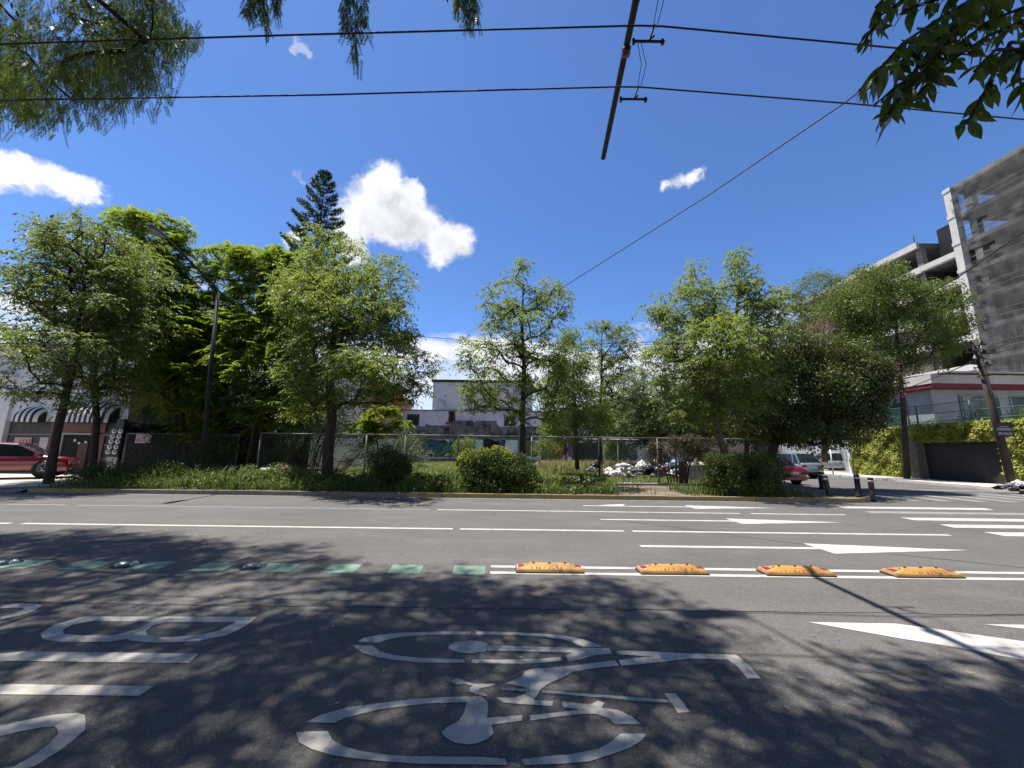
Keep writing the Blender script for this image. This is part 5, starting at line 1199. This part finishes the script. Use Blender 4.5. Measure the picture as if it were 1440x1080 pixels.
# main dark trunk tree
tr = TR([(460, 690), (461, 640), (467, 590), (464, 540), (468, 490), (474, 420), (470, 360)], 16.2)
tree('ash_tree', 'largest ash tree with a dark straight trunk and tall dense crown beside the cloud', base_of(tr), tr, [.24, .21, .18, .16, .12, .08, .04],
     [B(452, 350, 36, 30, 16.2), B(430, 400, 42, 45, 16), B(498, 375, 42, 34, 16.2), B(542, 405, 34, 42, 16.4), B(470, 440, 64, 50, 16.2), B(432, 505, 38, 42, 15.8), B(520, 480, 56, 44, 16.2), B(482, 545, 62, 34, 16), B(560, 478, 24, 40, 16.4), B(592, 515, 24, 20, 16.6), B(560, 548, 40, 24, 16.6), B(430, 570, 40, 24, 16), B(480, 430, 80, 40, 14.6, 1.6), B(520, 520, 60, 22, 13.3, 1.2)],
     430, foliage_ash, 117, .60, G_ASH, L=.13, W=.040)
tree('young_tree', 'small bright leaved young tree right of the big dark trunk', *(lambda q: (base_of(q), q))(TR([(532, 668), (531, 630), (530, 600)], 19.2)), [.05, .04, .02],
     [B(540, 590, 34, 16, 19.2), B(515, 606, 26, 14, 19.2)], 34, foliage_fern, 162, .5, G_FERN, L=.17, W=.05)
# middle tree
tr = TR([(735, 690), (735, 630), (735, 580), (737, 520), (734, 460), (736, 400)], 16.8)
tree('ash_tree', 'slim ash tree with an open see-through crown in the middle, behind the yellow tipped bush', base_of(tr), tr, [.15, .13, .11, .09, .06, .03],
     [B(736, 388, 20, 20, 16.8), B(718, 425, 44, 28, 16.8), B(776, 424, 26, 34, 16.8), B(740, 470, 62, 34, 16.8), B(678, 500, 34, 28, 16.6), B(702, 545, 50, 30, 16.6), B(772, 530, 40, 36, 17), B(662, 560, 22, 18, 16.5), B(745, 580, 60, 18, 16.6)],
     210, foliage_ash, 90, .52, G_ASH, L=.13, W=.040, bark=BARK)
tr = TR([(812, 660), (810, 620), (808, 560), (806, 510)], 24)
tree('lot_tree', 'mid green tree standing in the lot just right of the middle ash', base_of(tr), tr, [.14, .12, .09, .05],
     [B(802, 500, 26, 34, 24), B(790, 550, 36, 36, 24), B(822, 570, 34, 34, 24), B(800, 600, 46, 18, 24)], 130, foliage_round, 150, .55, G_IVY if False else G_ASH, L=.12, W=.05)
tr = TR([(845, 655), (842, 600), (846, 540), (846, 480)], 30)
tree('lot_tree', 'dark pointed tree farther back with two ragged tops', base_of(tr), tr, [.17, .14, .10, .05],
     [B(846, 478, 24, 26, 30), B(876, 486, 16, 28, 30), B(838, 530, 36, 36, 30), B(882, 545, 30, 36, 30), B(856, 590, 44, 30, 30)], 190, foliage_ash, 90, .75, G_ASH2, L=.17, W=.06)
tr = TR([(928, 655), (925, 610), (922, 560)], 26)
tree('lot_tree', 'soft grey green rounded tree behind the heap of rubbish bags', base_of(tr), tr, [.14, .11, .07],
     [B(918, 545, 44, 32, 26), B(895, 585, 36, 30, 26), B(940, 585, 50, 30, 26), B(960, 540, 30, 30, 26)], 210, foliage_ash, 108, .62, leaf_mat('grey_green_leaf', [(.09, .13, .05), (.13, .17, .07), (.17, .20, .10)], .35), L=.13, W=.035)
# twin topped tree
tr = TR([(1022, 690), (1020, 640), (1008, 600), (1006, 550), (1022, 500), (1036, 440), (1040, 390)], 16.4)
tree('ash_tree', 'twin topped ash tree with yellowish drooping leaves right of the rubbish heap', base_of(tr), tr, [.17, .15, .13, .11, .08, .06, .03],
     [B(1042, 378, 20, 26, 16.4), B(970, 388, 18, 24, 16.4), B(1040, 430, 50, 32, 16.4), B(962, 435, 44, 32, 16.4), B(1080, 440, 26, 34, 16.4), B(1000, 490, 76, 36, 16.4), B(930, 505, 30, 26, 16.4), B(965, 555, 40, 34, 16.2), B(1045, 545, 50, 36, 16.4), B(1000, 590, 50, 18, 16.2), B(1000, 490, 50, 40, 14.8, 1.6)],
     330, foliage_ash, 108, .56, G_ASH, L=.14, W=.040, bark=BARK_P)
# bougainvillea canopy
def bracts(t, C):
    sel = [np.array(site(u, v, d)) for u, v, d in ((1150, 463, 19), (1158, 470, 19), (1245, 520, 18.6), (1240, 545, 18.6), (1232, 570, 18.6), (1205, 600, 18.2), (1215, 585, 18.2), (1250, 555, 18.6), (1100, 470, 19), (1240, 530, 18.4), (1060, 480, 18.8), (1222, 612, 18.4))]
    q = np.repeat(np.array(sel), 7, 0)+RNG.normal(0, .26, (84, 3))
    leaves('flowers', *foliage_round(q, 26, .28, L=.06, W=.05), G_BRACT, t)
tr = TR([(1080, 690), (1086, 640), (1096, 590), (1110, 540)], 18.4)
tree('bougainvillea', 'dense dark flat topped bougainvillea canopy with a few magenta flowers at the street corner', base_of(tr), tr, [.20, .18, .15, .10],
     [B(1095, 490, 50, 22, 18.6), B(1150, 500, 52, 22, 18.6), B(1200, 520, 36, 22, 18.2), B(1120, 545, 66, 36, 18.4), B(1190, 560, 46, 34, 18.2), B(1085, 595, 56, 24, 18.4), B(1150, 605, 56, 20, 18.2), B(1060, 540, 40, 40, 18.6), B(1215, 590, 22, 18, 18), B(1224, 545, 20, 40, 18.2)],
     620, foliage_round, 120, .50, leaf_mat('bougainvillea_leaf', [(.030, .045, .012), (.052, .068, .018), (.085, .105, .028), (.17, .15, .045)], .25), L=.10, W=.055, cat='bush', extra=bracts)
tree('corner_tree', 'pale grey green fine leaved tree behind the bougainvillea, under the concrete wing', *(lambda q: (base_of(q), q))(TR([(1160, 650), (1158, 560), (1156, 480)], 34)), [.22, .18, .10],
     [B(1152, 415, 44, 28, 34), B(1120, 445, 28, 30, 34), B(1190, 405, 36, 24, 34), B(1165, 460, 56, 34, 34), B(1115, 480, 24, 24, 34)], 250, foliage_ash, 100, .85, bpy.data.materials['grey_green_leaf'], L=.17, W=.045)
tr = [Vector((25.3, 25.2, .1)), *TR([(1273, 620), (1270, 570), (1266, 530), (1262, 490), (1260, 440)], 24.5)]
tree('sidewalk_tree', 'spreading yellow green tree on the right pavement rising past the ivy wall', (25.3, 25.2, .14), tr, [.17, .15, .14, .12, .10, .06],
     [B(1228, 395, 40, 22, 24.5), B(1250, 425, 60, 32, 24.5), B(1300, 428, 46, 30, 24.5), B(1330, 462, 32, 30, 24.5), B(1262, 468, 60, 32, 24.5), B(1202, 440, 36, 40, 25), B(1300, 495, 46, 20, 24.3), B(1212, 488, 36, 26, 24.8), B(1255, 508, 44, 16, 24.3), B(1170, 455, 34, 30, 26)],
     390, foliage_round, 105, .52, leaf_mat('yellow_green_leaf', [(.075, .100, .022), (.10, .135, .028), (.15, .185, .042), (.24, .25, .08)], .36), L=.12, W=.055)
# dark trees closing the side street and the lot
for lb, bl, u0, d_, nc in (('dark tree closing the far end of the side street', [B(1170, 560, 60, 50, 50), B(1120, 590, 60, 40, 50), B(1210, 590, 40, 40, 50), B(1135, 628, 60, 16, 46)], 1150, 50, 150),
    ('dark tree right behind the lean-to shed', [B(880, 590, 40, 34, 46), B(930, 600, 44, 30, 46), B(980, 590, 50, 34, 46)], 915, 46, 150),
    ('dark bushy tree far back behind the twin topped ash', [B(1040, 580, 50, 44, 48), B(1090, 600, 40, 34, 48), B(1010, 560, 40, 44, 48)], 1050, 48, 150)):
    tr = TR([(u0, 652), (u0, 620), (u0, 590)], d_)
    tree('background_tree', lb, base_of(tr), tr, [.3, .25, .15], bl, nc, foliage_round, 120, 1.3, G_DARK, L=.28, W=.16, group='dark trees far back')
# norfolk pine
def norfolk(base, H, label):
    t = thing('norfolk_pine', base, label, 'tree')
    bx, by = base[0], base[1]
    MB().tube([(bx, by, 0), (bx+.1, by, H*.5), (bx+.2, by, H)], [.38, .24, .03], 10).build('trunk', BARK, t)
    P0 = []; Dd = []; br = MB()
    nw = 22
    for k in range(nw):
        f = k/(nw-1); z = H*(.42+.575*f**.9); ln = (1-f)**.85*5.4+.45
        nb = 6
        for j in range(nb):
            a = j*6.283/nb+k*.55+random.uniform(-.15, .15); d = Vector((math.cos(a), math.sin(a), .10)).normalized(); q = Vector((bx+.2*f, by, z)); pts = [Vector(q)]
            S = max(5, int(ln/.35)); L_ = ln*random.uniform(.8, 1.08)
            for s in range(S):
                u_ = s/S; d = (d+Vector((0, 0, -.05 if u_ < .4 else .16))).normalized(); q = q+d*L_/S; pts.append(Vector(q))
                if u_ > .22:
                    sd = d.cross(Vector((0, 0, 1))).normalized()
                    for sg in (-1, 0, 1):
                        tw_ = (d*.8+sd*sg*.8+Vector((0, 0, .45))).normalized(); tl = .62*(1.15-u_*.4)
                        for i in range(6):
                            o_ = q+tw_*tl*i/6
                            for e in range(4):
                                P0.append(tuple(o_)); v_ = (tw_*.9+Vector((random.gauss(0, 1), random.gauss(0, 1), random.gauss(0, 1))).normalized()*.75).normalized(); Dd.append(tuple(v_))
            br.tube(pts, [max(.015, .05*(1-i/len(pts))) for i in range(len(pts))], 4, False)
    br.build('branches', BARK, t, fix=False)['kind'] = 'stuff'
    n = len(P0); leaves('crown', np.array(P0), np.array(Dd), RNG.normal(0, 1, (n, 3)), .24, .07, RNG.uniform(0, 1, n), G_PINE, t, droop=0)
pp = site(455, 247, 42)
norfolk((pp.x, pp.y, 0), pp.z, 'tall dark norfolk pine rising above the other crowns beside the cloud')

# ------------------------------------------------------------------ bushes, weeds and grass
shrub('clipped_bush', 'small dark clipped bush right of the big trunk, smallest of the three roadside bushes', [B(545, 648, 24, 18, 15), B(540, 672, 20, 20, 15), B(560, 660, 14, 16, 15)], 130, 120, .25, G_BUSH, .060, .036, cat='bush')
shrub('clipped_bush', 'broad round bush with bright yellow green tips at its top left, middle of the roadside', [B(672, 656, 24, 22, 14.7), B(715, 660, 30, 24, 14.7), B(690, 680, 42, 16, 14.7), B(668, 642, 16, 8, 14.6), B(690, 648, 26, 12, 14.7), B(735, 672, 20, 20, 14.7)], 300, 130, .25, G_BUSH, .065, .040, cat='bush')
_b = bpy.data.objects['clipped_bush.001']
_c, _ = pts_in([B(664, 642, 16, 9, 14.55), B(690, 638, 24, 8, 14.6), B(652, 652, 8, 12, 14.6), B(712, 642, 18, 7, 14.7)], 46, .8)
leaves('sunlit_tips', *foliage_round(_c, 60, .17, L=.085, W=.045), leaf_mat('sunlit_tip_leaf', [(.22, .28, .02), (.34, .38, .03), (.45, .46, .06)], .4), _b)  # brighter leaf colour paints the sunlit top of the bush
shrub('clipped_bush', 'wide dark green clipped bush at the corner hiding the dark red saloon', [B(1015, 660, 24, 24, 14.6), B(1050, 662, 34, 24, 14.6), B(1075, 668, 20, 22, 14.6), B(1035, 682, 44, 14, 14.6), B(1008, 682, 20, 14, 14.6), B(1090, 655, 14, 16, 14.8)], 340, 130, .25, G_BUSH, .060, .036, cat='bush')
shrub('hanging_vine', 'wilted purple brown vine draped over the fence beside the tiled block', [B(950, 630, 42, 14, 18.3, .5), B(985, 640, 22, 18, 18.3, .5), B(925, 640, 16, 14, 18.3, .4), B(975, 622, 34, 8, 18.3, .5)], 130, 70, .22, G_VINE, .07, .045, cat='vine')
shrub('shrub', 'pale flowering shrub behind the fence left of the yellow tipped bush', [B(575, 630, 16, 18, 22), B(590, 642, 16, 14, 22)], 46, 60, .3, leaf_mat('pale_shrub_leaf', [(.08, .11, .05), (.16, .19, .12), (.36, .36, .32)], .3), .09, .05)
shrub('shrub', 'dark shrub against the graffiti wall near the green lettering', [B(590, 625, 12, 14, 43), B(570, 620, 12, 16, 43)], 36, 60, .6, G_DARK, .16, .10)
for (u, v, ru, rv, lb) in ((655, 628, 14, 12, 'shrub against the graffiti wall beside the blue lettering'), (770, 632, 16, 12, 'shrub against the graffiti wall right of the red lettering'), (520, 628, 22, 16, 'shrub at the foot of the graffiti wall behind the young bright tree'), (870, 632, 22, 14, 'shrub beside the lean-to shed, partly over the purple lettering')):
    shrub('shrub', lb, [B(u, v, ru, rv, 42)], 30, 60, .7, G_ASH2, .18, .11)
shrub('shrub', 'dark low shrub on the verge under the straight street tree', [B(150, 668, 34, 14, 15.6), B(120, 672, 20, 10, 15.4)], 60, 80, .26, G_BUSH, .07, .045)
shrub('shrub', 'dark low shrub on the verge left of the lamp post', [B(225, 668, 40, 14, 16), B(265, 672, 20, 12, 15.6)], 70, 80, .26, G_BUSH, .07, .045)
shrub('shrub', 'leafy green shrub on the verge between the lamp post and the big dark trunk', [B(350, 672, 26, 12, 15), B(395, 672, 30, 14, 15.2)], 70, 80, .24, G_GRASS, .075, .045)
shrub('shrub', 'leafy garden shrubs behind the mesh fence', [(Vector((29, 23, 3.6)), (.9, 2.2, .7)), (Vector((29.2, 20.5, 3.7)), (.8, 1.5, .8))], 90, 60, .4, G_ASH2, .10, .06)

def blades(name, xy, h, wdt, gm, zb, label=None, parent=None, lean=.45, seg=2):
    n = len(xy); a = RNG.uniform(0, 2*math.pi, n); hh = h*RNG.uniform(.45, 1.2, n); ln = hh*lean*RNG.uniform(.3, 1.6, n)
    dx, dy = np.cos(a)*ln, np.sin(a)*ln; px_, py = -np.sin(a), np.cos(a); w_ = wdt*RNG.uniform(.6, 1.2, n)/2
    V = np.empty((n, 5, 3)); x, y = xy[:, 0], xy[:, 1]
    V[:, 0] = np.stack([x-px_*w_, y-py*w_, zb+0*x], 1); V[:, 1] = np.stack([x+px_*w_, y+py*w_, zb+0*x], 1)
    V[:, 2] = np.stack([x+dx*.35+px_*w_*.9, y+dy*.35+py*w_*.9, zb+hh*.62], 1); V[:, 3] = np.stack([x+dx*.35-px_*w_*.9, y+dy*.35-py*w_*.9, zb+hh*.62], 1)
    V[:, 4] = np.stack([x+dx, y+dy, zb+hh*RNG.uniform(.75, 1.0, n)], 1)
    idx = np.arange(n)[:, None]*5; loops = np.concatenate([idx+np.array([0, 1, 2]), idx+np.array([0, 2, 3]), idx+np.array([3, 2, 4])], 1).ravel()
    rnd = np.repeat(RNG.uniform(0, 1, n), 3)
    o = np_mesh(name, V.reshape(-1, 3), loops, 3, rnd, gm, parent); tag(o, label, name.replace('_', ' '), kind='stuff'); return o
def scatter(n, x0, x1, y0, y1, dens=None):
    p = np.stack([RNG.uniform(x0, x1, n), RNG.uniform(y0, y1, n)], 1)
    if dens is not None: p = p[RNG.uniform(0, 1, n) < dens(p[:, 0], p[:, 1])]
    return p
lump = lambda x, y: .5+.28*np.sin(x*1.7+np.sin(y*2.1))+.22*np.sin(x*4.3+y*2.6)
# roadside weeds: tall left and middle, thinning towards the dirt opening
wd = lambda x, y: np.where(x < 3.0, 1, np.exp(-(x-3.0)*1.3))*np.where(x < -14.9, .55, 1)*np.clip(1.15-(y-15.4)*.35, .12, 1)*(.45+.55*lump(x, y))
blades('roadside_weeds', scatter(21000, -16.6, 6.2, 13.86, 17.6, wd), .34, .018, G_GRASS, KZ, 'tall green weeds crowding the kerb along the empty lot')
tall = lambda x, y: np.clip(lump(x*1.3, y)-.35, 0, 1)*np.where(x < 2.2, 1, 0)
blades('tall_weeds', scatter(7000, -13.5, 4.5, 14.0, 16.8, tall), .78, .030, G_GRASS, KZ, 'taller clumps of weeds standing over the roadside grass', lean=.6)
# leafy weeds
C = np.stack([RNG.uniform(-12.5, 3.6, 420), RNG.uniform(14.0, 16.6, 420), RNG.uniform(.2, .62, 420)], 1); C = C[RNG.uniform(0, 1, 420) < lump(C[:, 0], C[:, 1])*1.1]
xx = RNG.uniform(-15.5, 3.8, 900); yy = RNG.uniform(13.98, 16.4, 900)
C2 = np.stack([xx, yy, KZ+.08+RNG.uniform(0, .42, 900)*np.clip(lump(xx*.8+2, yy*1.3), .2, 1)], 1)
o = leaves('low_broad_weeds', *foliage_round(C2, 34, .20, L=.075, W=.045), leaf_mat('weed_leaf', [(.035, .06, .012), (.07, .11, .02), (.12, .165, .03), (.22, .26, .07)], .35), None); tag(o, 'low broad leaved weeds and seedlings along the kerb', 'weeds', kind='stuff')
o = leaves('leafy_weeds', *foliage_ash(C, 63, .26, L=.11, W=.035), G_GRASS, None); tag(o, 'leafy wild plants mixed into the roadside weeds', 'weeds', kind='stuff')
blades('roadside_weeds', scatter(2600, 6.3, 10.8, 13.9, 16.2, lambda x, y: .5+.4*lump(x, y)), .34, .020, G_GRASS, KZ, 'green weeds round the foot of the corner bush')
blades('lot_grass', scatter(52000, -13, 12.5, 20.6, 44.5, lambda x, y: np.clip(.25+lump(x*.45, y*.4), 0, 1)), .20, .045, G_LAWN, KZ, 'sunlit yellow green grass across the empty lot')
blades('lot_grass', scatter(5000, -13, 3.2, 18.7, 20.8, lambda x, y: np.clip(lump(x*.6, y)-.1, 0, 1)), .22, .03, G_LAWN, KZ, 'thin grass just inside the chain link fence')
blades('dry_grass', scatter(7000, 2.5, 12.5, 26, 36), .75, .05, leaf_mat('dry_grass_blade', [(.20, .16, .07), (.28, .22, .10), (.20, .22, .08)], .3), KZ, 'tall straw coloured grass behind the rubbish heap')
blades('lot_grass', scatter(1500, 4.5, 9.2, 18.6, 20.0), .28, .02, G_LAWN, KZ, 'tufts of grass between the rubbish bags')
# fallen leaves on the road
n = 240; P0 = np.stack([RNG.uniform(-9, 7, n), RNG.uniform(2.2, 13.4, n)**1.0, np.full(n, .008)], 1)
o = leaves('fallen_leaves', P0, np.concatenate([RNG.normal(0, 1, (n, 2)), np.full((n, 1), .15)], 1), np.tile([0, 0, 1.], (n, 1))+RNG.normal(0, .15, (n, 3)), .035, .016, RNG.uniform(0, 1, n),
           leaf_mat('dry_leaf', [(.20, .13, .06), (.32, .25, .12), (.5, .47, .36)], .1), None, droop=-.05); tag(o, 'scattered small dry leaves and specks on the asphalt', 'fallen leaves', kind='stuff')

# ------------------------------------------------------------------ pepper tree standing behind the camera, its crown over the near lane
pt = thing('pepper_tree', (-5.5, -4.5, 0), 'huge pepper tree whose hanging fronds fill the top left corner of the sky', 'tree')
def dens(u, v):
    """how shaded the near road is, by where one stands on it"""
    s = 0
    for cu, cv, ru, rv, k in ((110, 768, 200, 16, .9), (300, 777, 130, 13, .8), (340, 790, 130, 14, .7), (230, 812, 200, 12, .55), (40, 835, 120, 22, .75), (600, 838, 150, 30, 1), (770, 850, 150, 32, 1), (900, 885, 130, 28, 1), (470, 822, 100, 18, .6),
                              (180, 850, 210, 18, .35)):
        if ((u-cu)/ru)**2+((v-cv)/rv)**2 < 1: s = max(s, k)
    if v > 880 and u < 960+(v-880)*1.1: s = max(s, .92)
    if v > 985-(u-1050)*.07 and u > 1020: s = max(s, 1)
    if 300 < u < 700 and 860 < v < 890: s = max(s, .6)
    if u < 460 and 870 < v: s = max(s, .85)
    return s
cl = []; tries = 0
while len(cl) < 780 and tries < 90000:
    tries += 1
    gx, gy = random.uniform(-17, 7), random.uniform(.6, 9.6)
    u, v = project(Vector((gx, gy, 0)))
    if random.random() > dens(u, v)**1.25: continue
    for z in (random.uniform(8.5, 12), 12.5, 14, 16, 18.5):
        p = Vector((gx, gy, 0))+SUN*(z/SUN.z); q = project(p)
        vis = -140 < q[0] < 1560 and q[1] > -115
        topleft = q[0] < 225 and q[1] < 150-.30*max(0, q[0]-60) and z < 12.2 and len(cl) % 3 == 0
        if not vis or topleft: cl.append(tuple(p)); break
far_cl = np.array(cl)
# unseen crown clumps above and behind the camera, added to block sky light
back = []
while len(back) < 1000:
    p = Vector((random.uniform(-20, 9), random.uniform(-18, 3.2), random.uniform(8.5, 13.5))); q = project(p)
    if ((p.x+5.5)/14)**2+((p.y+6.0)/12)**2 > 1: continue
    if p.z-EYE.z < 1.9*p.y+5.5 or (q[1] > -420 and p.y > 0): continue
    back.append(tuple(p))
back = np.array(back)
near_uv = []
for cu, cv, ru, rv, k in ((40, 60, 110, 100, 42), (150, 50, 100, 70, 44), (215, 55, 42, 60, 22), (95, 130, 90, 38, 30), (30, 155, 40, 18, 8), (160, 110, 60, 50, 16), (-60, 60, 90, 120, 30)):
    for _ in range(k):
        a_, r_ = random.uniform(0, 6.28), math.sqrt(random.random()); near_uv.append((cu+ru*r_*math.cos(a_), cv-12+rv*r_*math.sin(a_), random.uniform(6.2, 8.4)))
C = np.array([tuple(site(*q)) for q in near_uv])
sp = [site(u, v, 5.6) for u, v in ((365, -12), (372, 12), (350, -20), (384, 20), (492, -25), (500, 0), (508, 22), (515, -12), (503, 45), (482, -30), (655, -28), (662, -12), (668, -22), (650, -34), (384, -30), (395, -40))]
C = np.concatenate([C, np.array([tuple(p) for p in sp[:0]])]) if False else C
allc = np.concatenate([far_cl, C])
grow([Vector((-5.5, -4.5, -.05)), Vector((-5.3, -4.2, 3)), Vector((-4.6, -3.2, 5.8)), Vector((-3.8, -2.0, 8.6))], [.42, .32, .22, .12], allc[RNG.permutation(len(allc))[:300]], .008, maxr=.045).build('trunk', BARK, pt, fix=False)
f1 = foliage_ash(far_cl, 171, .62, L=.15, W=.050, down=1.0)
leaves('crown', *f1, G_PEP, pt)
leaves('crown', *foliage_ash(back, 108, 1.1, L=.28, W=.13, down=1.0), G_PEP, pt)  # unseen clumps, made dense and large-leaved to darken the near shade
f2 = foliage_pepper(C, 17, .5, fl=.34, leaf=.075, w=.016, K=22)
leaves('hanging_fronds', *f2, G_PEPF, pt)
# drooping sprays at the top edge
for (u, v0, v1, w0) in ((372, -40, 34, 12), (390, -60, 8, 8), (352, -60, 14, 8), (500, -40, 78, 9), (489, -50, 34, 8), (514, -50, 40, 8), (656, -60, 30, 7), (667, -60, 20, 7), (645, -60, 8, 5)):
    a_, b_ = site(u-4, v0, 5.4), site(u, v1, 5.2); mb = MB(); mb.tube([a_, a_.lerp(b_, .5)+Vector((.02, 0, 0)), b_], [.006, .004, .002], 4); mb.build('twig', BARK, pt, fix=False)
    k = 10; Cs = np.array([tuple(a_.lerp(b_, i/(k-1))) for i in range(k)])
    leaves('hanging_fronds', *foliage_pepper(Cs, 5, .07, fl=.24, leaf=.075, w=.014, K=22), G_PEPF, pt)
# boughs reaching out of frame that carry the sprays
MB().tube([(-3.8, -2.0, 8.6), (-3.4, 1.5, 9.6), (-3.5, 4.6, 9.7), tuple(site(370, -80, 5.4))], [.12, .07, .04, .015], 7).build('branch', BARK, pt)
MB().tube([(-3.8, -2.0, 8.6), (-1.5, 1.5, 9.8), (-1.6, 4.4, 9.8), tuple(site(500, -70, 5.4))], [.12, .07, .04, .012], 7).build('branch', BARK, pt)
MB().tube([(-1.5, 1.5, 9.8), (-.4, 3.4, 9.9), tuple(site(655, -80, 5.4))], [.06, .035, .012], 7).build('branch', BARK, pt)
MB().tube([(-3.8, -2.0, 8.6), (-5.2, 1.5, 9.5), tuple(site(-40, -40, 6.5)), tuple(site(10, 18, 6.8)), tuple(site(52, 62, 7))], [.09, .05, .03, .022, .008], 7).build('branch', BARK, pt)

# ------------------------------------------------------------------ broad-leaved tree at the right, one bough into the top right corner
bt = thing('broadleaf_tree', (5.2, -1.6, 0), 'tree with large dark glossy leaves whose bough hangs into the top right corner', 'tree')
MB().tube([(5.2, -1.6, -.05), (5.1, -1.5, 2.2), (4.7, -.9, 3.9), (4.3, -.1, 5.0)], [.22, .18, .14, .09], 12).build('trunk', BARK, bt)
twigs = [[(1480, -60), (1400, -20), (1330, 20), (1270, 60), (1225, 110)], [(1420, -40), (1340, 40), (1290, 110), (1240, 170)], [(1460, 20), (1390, 50), (1330, 90), (1275, 150)], [(1470, 60), (1420, 60), (1395, 110), (1365, 165), (1345, 180)],
         [(1380, -60), (1300, -20), (1240, 20), (1215, 60)], [(1500, 10), (1450, 50), (1430, 100)], [(1400, -30), (1330, -5), (1270, 15)], [(1340, -70), (1270, -30), (1232, 10)], [(1450, -50), (1380, 10), (1310, 60), (1260, 95)],
         [(1500, -40), (1440, 10), (1390, 30), (1350, 60)], [(1480, 40), (1440, 70), (1400, 70), (1370, 100)], [(1330, 60), (1300, 100), (1262, 120), (1240, 140)], [(1320, 30), (1270, 85), (1230, 105), (1208, 128)], [(1330, 40), (1295, 90), (1262, 130), (1250, 165)], [(1440, -30), (1385, 20), (1330, 45), (1290, 40)], [(1500, 60), (1470, 90), (1445, 110), (1432, 130)]]
LP, LD, LN, LL = [], [], [], []
for i, tw_ in enumerate(twigs):
    d0 = 1.5+.07*(i % 5); pts = [site(u, v, d0-.03*j) for j, (u, v) in enumerate(tw_)]
    MB().tube(pts, [.010-.0015*j for j in range(len(pts))], 5).build('twig', BARK, bt)
    for j in range(len(pts)-1):
        a_, b_ = pts[j], pts[j+1]; d = (b_-a_).normalized(); n = max(3, int((b_-a_).length/.021))
        for k in range(n):
            p = a_.lerp(b_, k/n); sd = Vector((random.gauss(0, 1), random.gauss(0, 1), random.gauss(-.5, .7))).normalized()
            LP.append(p); LD.append((d*.6+sd*.85+Vector((0, 0, -.55))).normalized()); LN.append(Vector((random.gauss(0, .6), random.gauss(-.3, .6), 1)).normalized()); LL.append(random.uniform(.075, .122))
def hero_leaves(name, P_, D_, N_, L_, material, parent):
    V = []; Lp = []; rn = []; prof = [(0, .03), (.08, .36), (.2, .76), (.36, 1), (.52, .95), (.68, .72), (.82, .40), (.92, .17), (1, .01)]
    for p, d, nn, l in zip(P_, D_, N_, L_):
        s = d.cross(nn).normalized(); up2 = s.cross(d).normalized(); w_ = l*.165*random.uniform(.85, 1.15); curl = random.uniform(.06, .3); b0 = len(V)
        for f, ww in prof:
            c = p+d*l*(f+.10)-up2*l*curl*f*f
            V += [c+s*w_*ww+up2*w_*.28*ww, c, c-s*w_*ww+up2*w_*.28*ww]
        for k in range(len(prof)-1):
            for q in (0, 1): Lp += [b0+3*k+q, b0+3*k+q+1, b0+3*k+q+4, b0+3*k+q+3]; rn.append(rn[-1] if (k or q) else random.random())
        
    return np_mesh(name, np.array([tuple(v) for v in V]), np.array(Lp), 4, rn, material, parent, smooth=True)
hero_leaves('leaves', LP, LD, LN, LL, G_BROAD, bt)
MB().tube([(4.3, -.1, 5.0), (3.9, .8, 4.9), tuple(site(1500, -120, 1.5)), tuple(site(1440, -50, 1.5))], [.08, .05, .025, .012], 8).build('branch', BARK, bt)
cl = []
while len(cl) < 170:
    gx, gy = random.uniform(3.0, 7.5), random.uniform(.8, 3.6); u, v = project(Vector((gx, gy, 0)))
    if dens(u, v) < .7: continue
    for z in (5.5, 6.5, 8, 9.5, 11):
        p = Vector((gx, gy, 0))+SUN*(z/SUN.z); q = project(p)
        if p.y < 0 or q[1] < -330 or q[0] > 1800: cl.append(tuple(p)); break
    else:
        if random.random() < .02: cl.append((6.5, -1, 6))
while len(cl) < 240:      # round crown over and behind the camera on the right
    p = Vector((random.uniform(.5, 12), random.uniform(-8, 2.5), random.uniform(5, 10)))
    if ((p.x-6)/5.5)**2+((p.y+2.5)/5.5)**2 > 1 or p.z-EYE.z < 1.9*p.y+2.8: continue
    q = project(p)
    if q[0] < 1900 and q[1] > -400 and p.y > 0: continue
    cl.append(tuple(p))
C = np.array(cl)
grow([Vector((4.3, -.1, 5.0)), Vector((4.2, .1, 5.6)), Vector((4.0, .3, 6.4))], [.09, .07, .05], C, .01).build('branch', BARK, bt, fix=False)
leaves('crown', *foliage_round(C, 110, .6, L=.15, W=.07), G_BROAD, bt)
